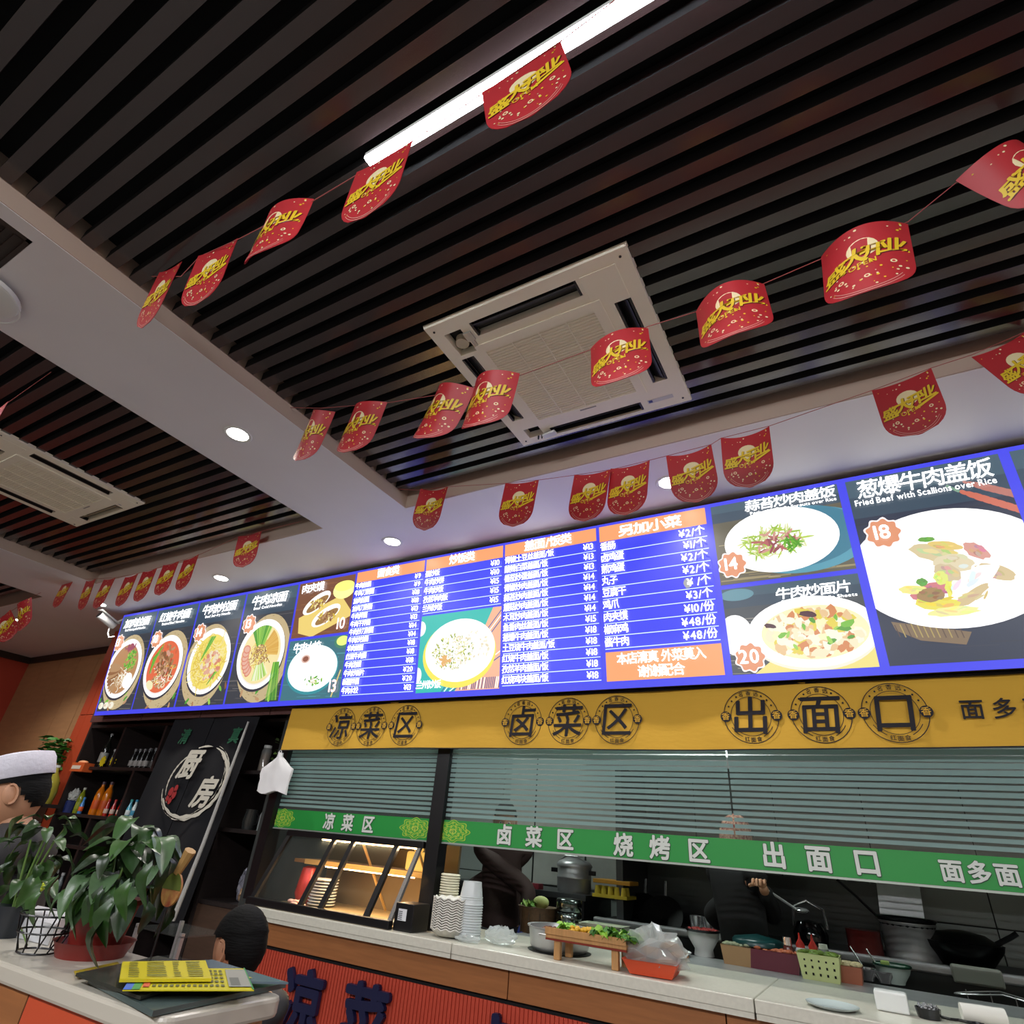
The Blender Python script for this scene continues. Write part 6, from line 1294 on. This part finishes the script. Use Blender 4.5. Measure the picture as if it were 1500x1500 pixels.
for k in range(84):
    a = random.uniform(0, 2 * pi); el = random.uniform(-.35, 1.3); R_ = random.uniform(.05, .125) * (1 + .15 * cos(a)); x = R_ * cos(a) * cos(el * .7) * 1.15 + .015; y = R_ * sin(a) * cos(el * .7); z = .15 + .02 + .12 * max(-.3, sin(el)) * (.6 + R_ * 4)
    add_leaf(pt, (x, y, z), a - pi / 2 + random.uniform(-.5, .5), -random.uniform(.1, 1.2) + el * .35, random.uniform(.55, .95), random.choice(SH), random.uniform(-.4, .4))
for (px, py, dz, sc) in ((152, 1325, 0, .8), (125, 1330, 0, 1.0), (165, 1345, 0, .9), (150, 1375, 0, 1.0), (192, 1315, 0, .8), (85, 1310, 0, .9), (225, 1290, 0, .9), (60, 1330, 0, .8)):
    q = ay(px, py - 22, pc.y - .11) - pc; add_leaf(pt, q, random.uniform(-.5, .5) + pi, -1.35, sc, random.choice(SH[:3]))
for (px, py, yaw, sc) in ((178, 1212, 2.5, 1.0), (205, 1212, -1.9, .9), (180, 1200, 1.6, .8), (228, 1230, -1.6, 1.0), (168, 1208, 1.7, .9), (196, 1200, -2.6, .8), (200, 1235, -1.2, .7), (218, 1215, -.9, .6)):
    q = ay(px, py, pc.y) - pc; add_leaf(pt, q, yaw, -.2, sc, random.choice(SH[1:]))
for (px, py) in ((178, 1206), (204, 1215), (192, 1240), (150, 1345), (145, 1260)):
    q = ay(px, py, pc.y) - pc; MB().tube([(0, 0, .12), (q.x * .4, 0, q.z * .6), tuple(q)], .0025, 5).build('stem', mat('stem_green', '5d7a3a', .5), pt, local=True)
# wire basket, white tray, yellow flowers, left plant
bk = thing('wire_basket', 'black wire basket on the white ledge at the left', 'basket', az(52, 1396, 1.1))
o_ = az(52, 1396, 1.1)
for k, (r1, z1) in enumerate(((.055, .004), (.075, .05), (.085, .09))):
    m = MB(); m.tube([(r1 * cos(a), r1 * .8 * sin(a), z1) for a in [q * pi / 12 for q in range(25)]], .0025, 5); m.build('wire', M_black, bk, local=True)
for q in range(10): a = q * pi / 5; MB().tube([(.055 * cos(a), .044 * sin(a), .004), (.075 * cos(a + .2), .06 * sin(a + .2), .05), (.085 * cos(a + .3), .068 * sin(a + .3), .09)], .002, 4).build('wire', M_black, bk, local=True)
slab('white_paper_box', 'white paper box behind the wire basket', 'box', [(18, 1372), (70, 1385), (92, 1362), (45, 1352)], 1.101, .05, mat('paper_white2', 'cfd0d4', .5))
def leafy(px, py, Yp, label, n, rad_, cols, seed, ls, h=.16, pot=True):
    r_ = random.Random(seed); c = az(px, py, 1.1); t = thing('potted_plant', label, 'plant', c)
    MB().lathe([(.0005, 0), (.045, 0), (.055, .08), (.05, .08), (.0005, .07)], n=18).build('pot', mat('dark_pot', '20242a', .4), t, smooth=True, local=True)
    for k in range(n):
        a = r_.uniform(0, 2 * pi); R_ = rad_ * math.sqrt(r_.random()); z = .1 + h * r_.random()
        add_leaf(t, (R_ * cos(a), R_ * sin(a), z), a - pi / 2, -r_.uniform(-.3, 1.2), ls * r_.uniform(.7, 1.2), r_.choice(cols), r_.uniform(-.5, .5))
    for k in range(4): MB().tube([(0, 0, .06), (r_.uniform(-.03, .03), r_.uniform(-.03, .03), .1 + h * .7)], .003, 5).build('stem', mat('stem_green'), t, local=True)
    return t
leafy(2, 1372, 0, 'green plant with scalloped leaves cut by the left edge', 46, .085, ['29491a', '3a5a28', '203a14'], 31, .6, .22)
fl = thing('flower_sprig', 'sprig of small yellow flowers between the two ledge plants', 'flowers', az(40, 1385, 1.1)); o_ = fl.location
e_ = ay(20, 1330, o_.y + .05) - o_; f_ = ay(66, 1298, o_.y + .05) - o_
MB().tube([(0, 0, 0), tuple(e_ * .6), tuple(e_), tuple((e_ + f_) / 2 + Vector((0, 0, .003))), tuple(f_)], .002, 5).build('stem', mat('stem_green'), fl, local=True)
for k in range(26):
    q = e_.lerp(f_, k / 25) + Vector((random.uniform(-.006, .006), random.uniform(-.006, .006), random.uniform(-.007, .007))); MB().ball(tuple(q), random.uniform(.005, .0085), 5).build('blossom', mat('blossom_yellow' if k > 9 else 'blossom_green', 'b9c428' if k > 9 else '6f9a2c', .5), fl, smooth=True, local=True)
item('decor_fan', 'round hand fan with a red print and tan handle standing behind the plant', 'fan', ay(252, 1303, 1.27), lambda t: (MB().cyl((0, -.003, 0), (0, .003, 0), .042, .042, 28).build('disc', mat('fan_red', '8f3b2c', .6, color2='b58a4a', nscale=30), t, local=True), MB().add([(.043 * cos(a), -.0045, .043 * sin(a)) for a in [k * pi / 14 for k in range(15)]], [tuple(range(15))]).build('green_top_print', mat('fan_green', '5e6a2a', .6), t, local=True), MB().cyl((.0, 0, .04), (.03, .0, .10), .011, .017, 8).build('handle', mat('fan_tan', 'a9834f', .6), t, local=True), MB().cyl((0, 0, -.05), (0, .0, 1.1 - ay(252, 1303, 1.27).z), .003, .003, 6).build('stick', M_black, t, local=True)))
hb = item('glass_shelf_rack', 'low glass rack with plates standing between the ledge and the narrow shelf', 'rack', (ay(255, 1400, 2.7).x, 2.7, 0), lambda t: [MB().box(-.22, .22, -.15, .15, z, z + .008).build('glass_shelf', M_glass, t, local=True) for z in (.55, .72, .88)] and [MB().box(x, x + .02, y, y + .02, 0, .9).build('leg', M_steel, t, local=True) for x in (-.22, .2) for y in (-.15, .13)])
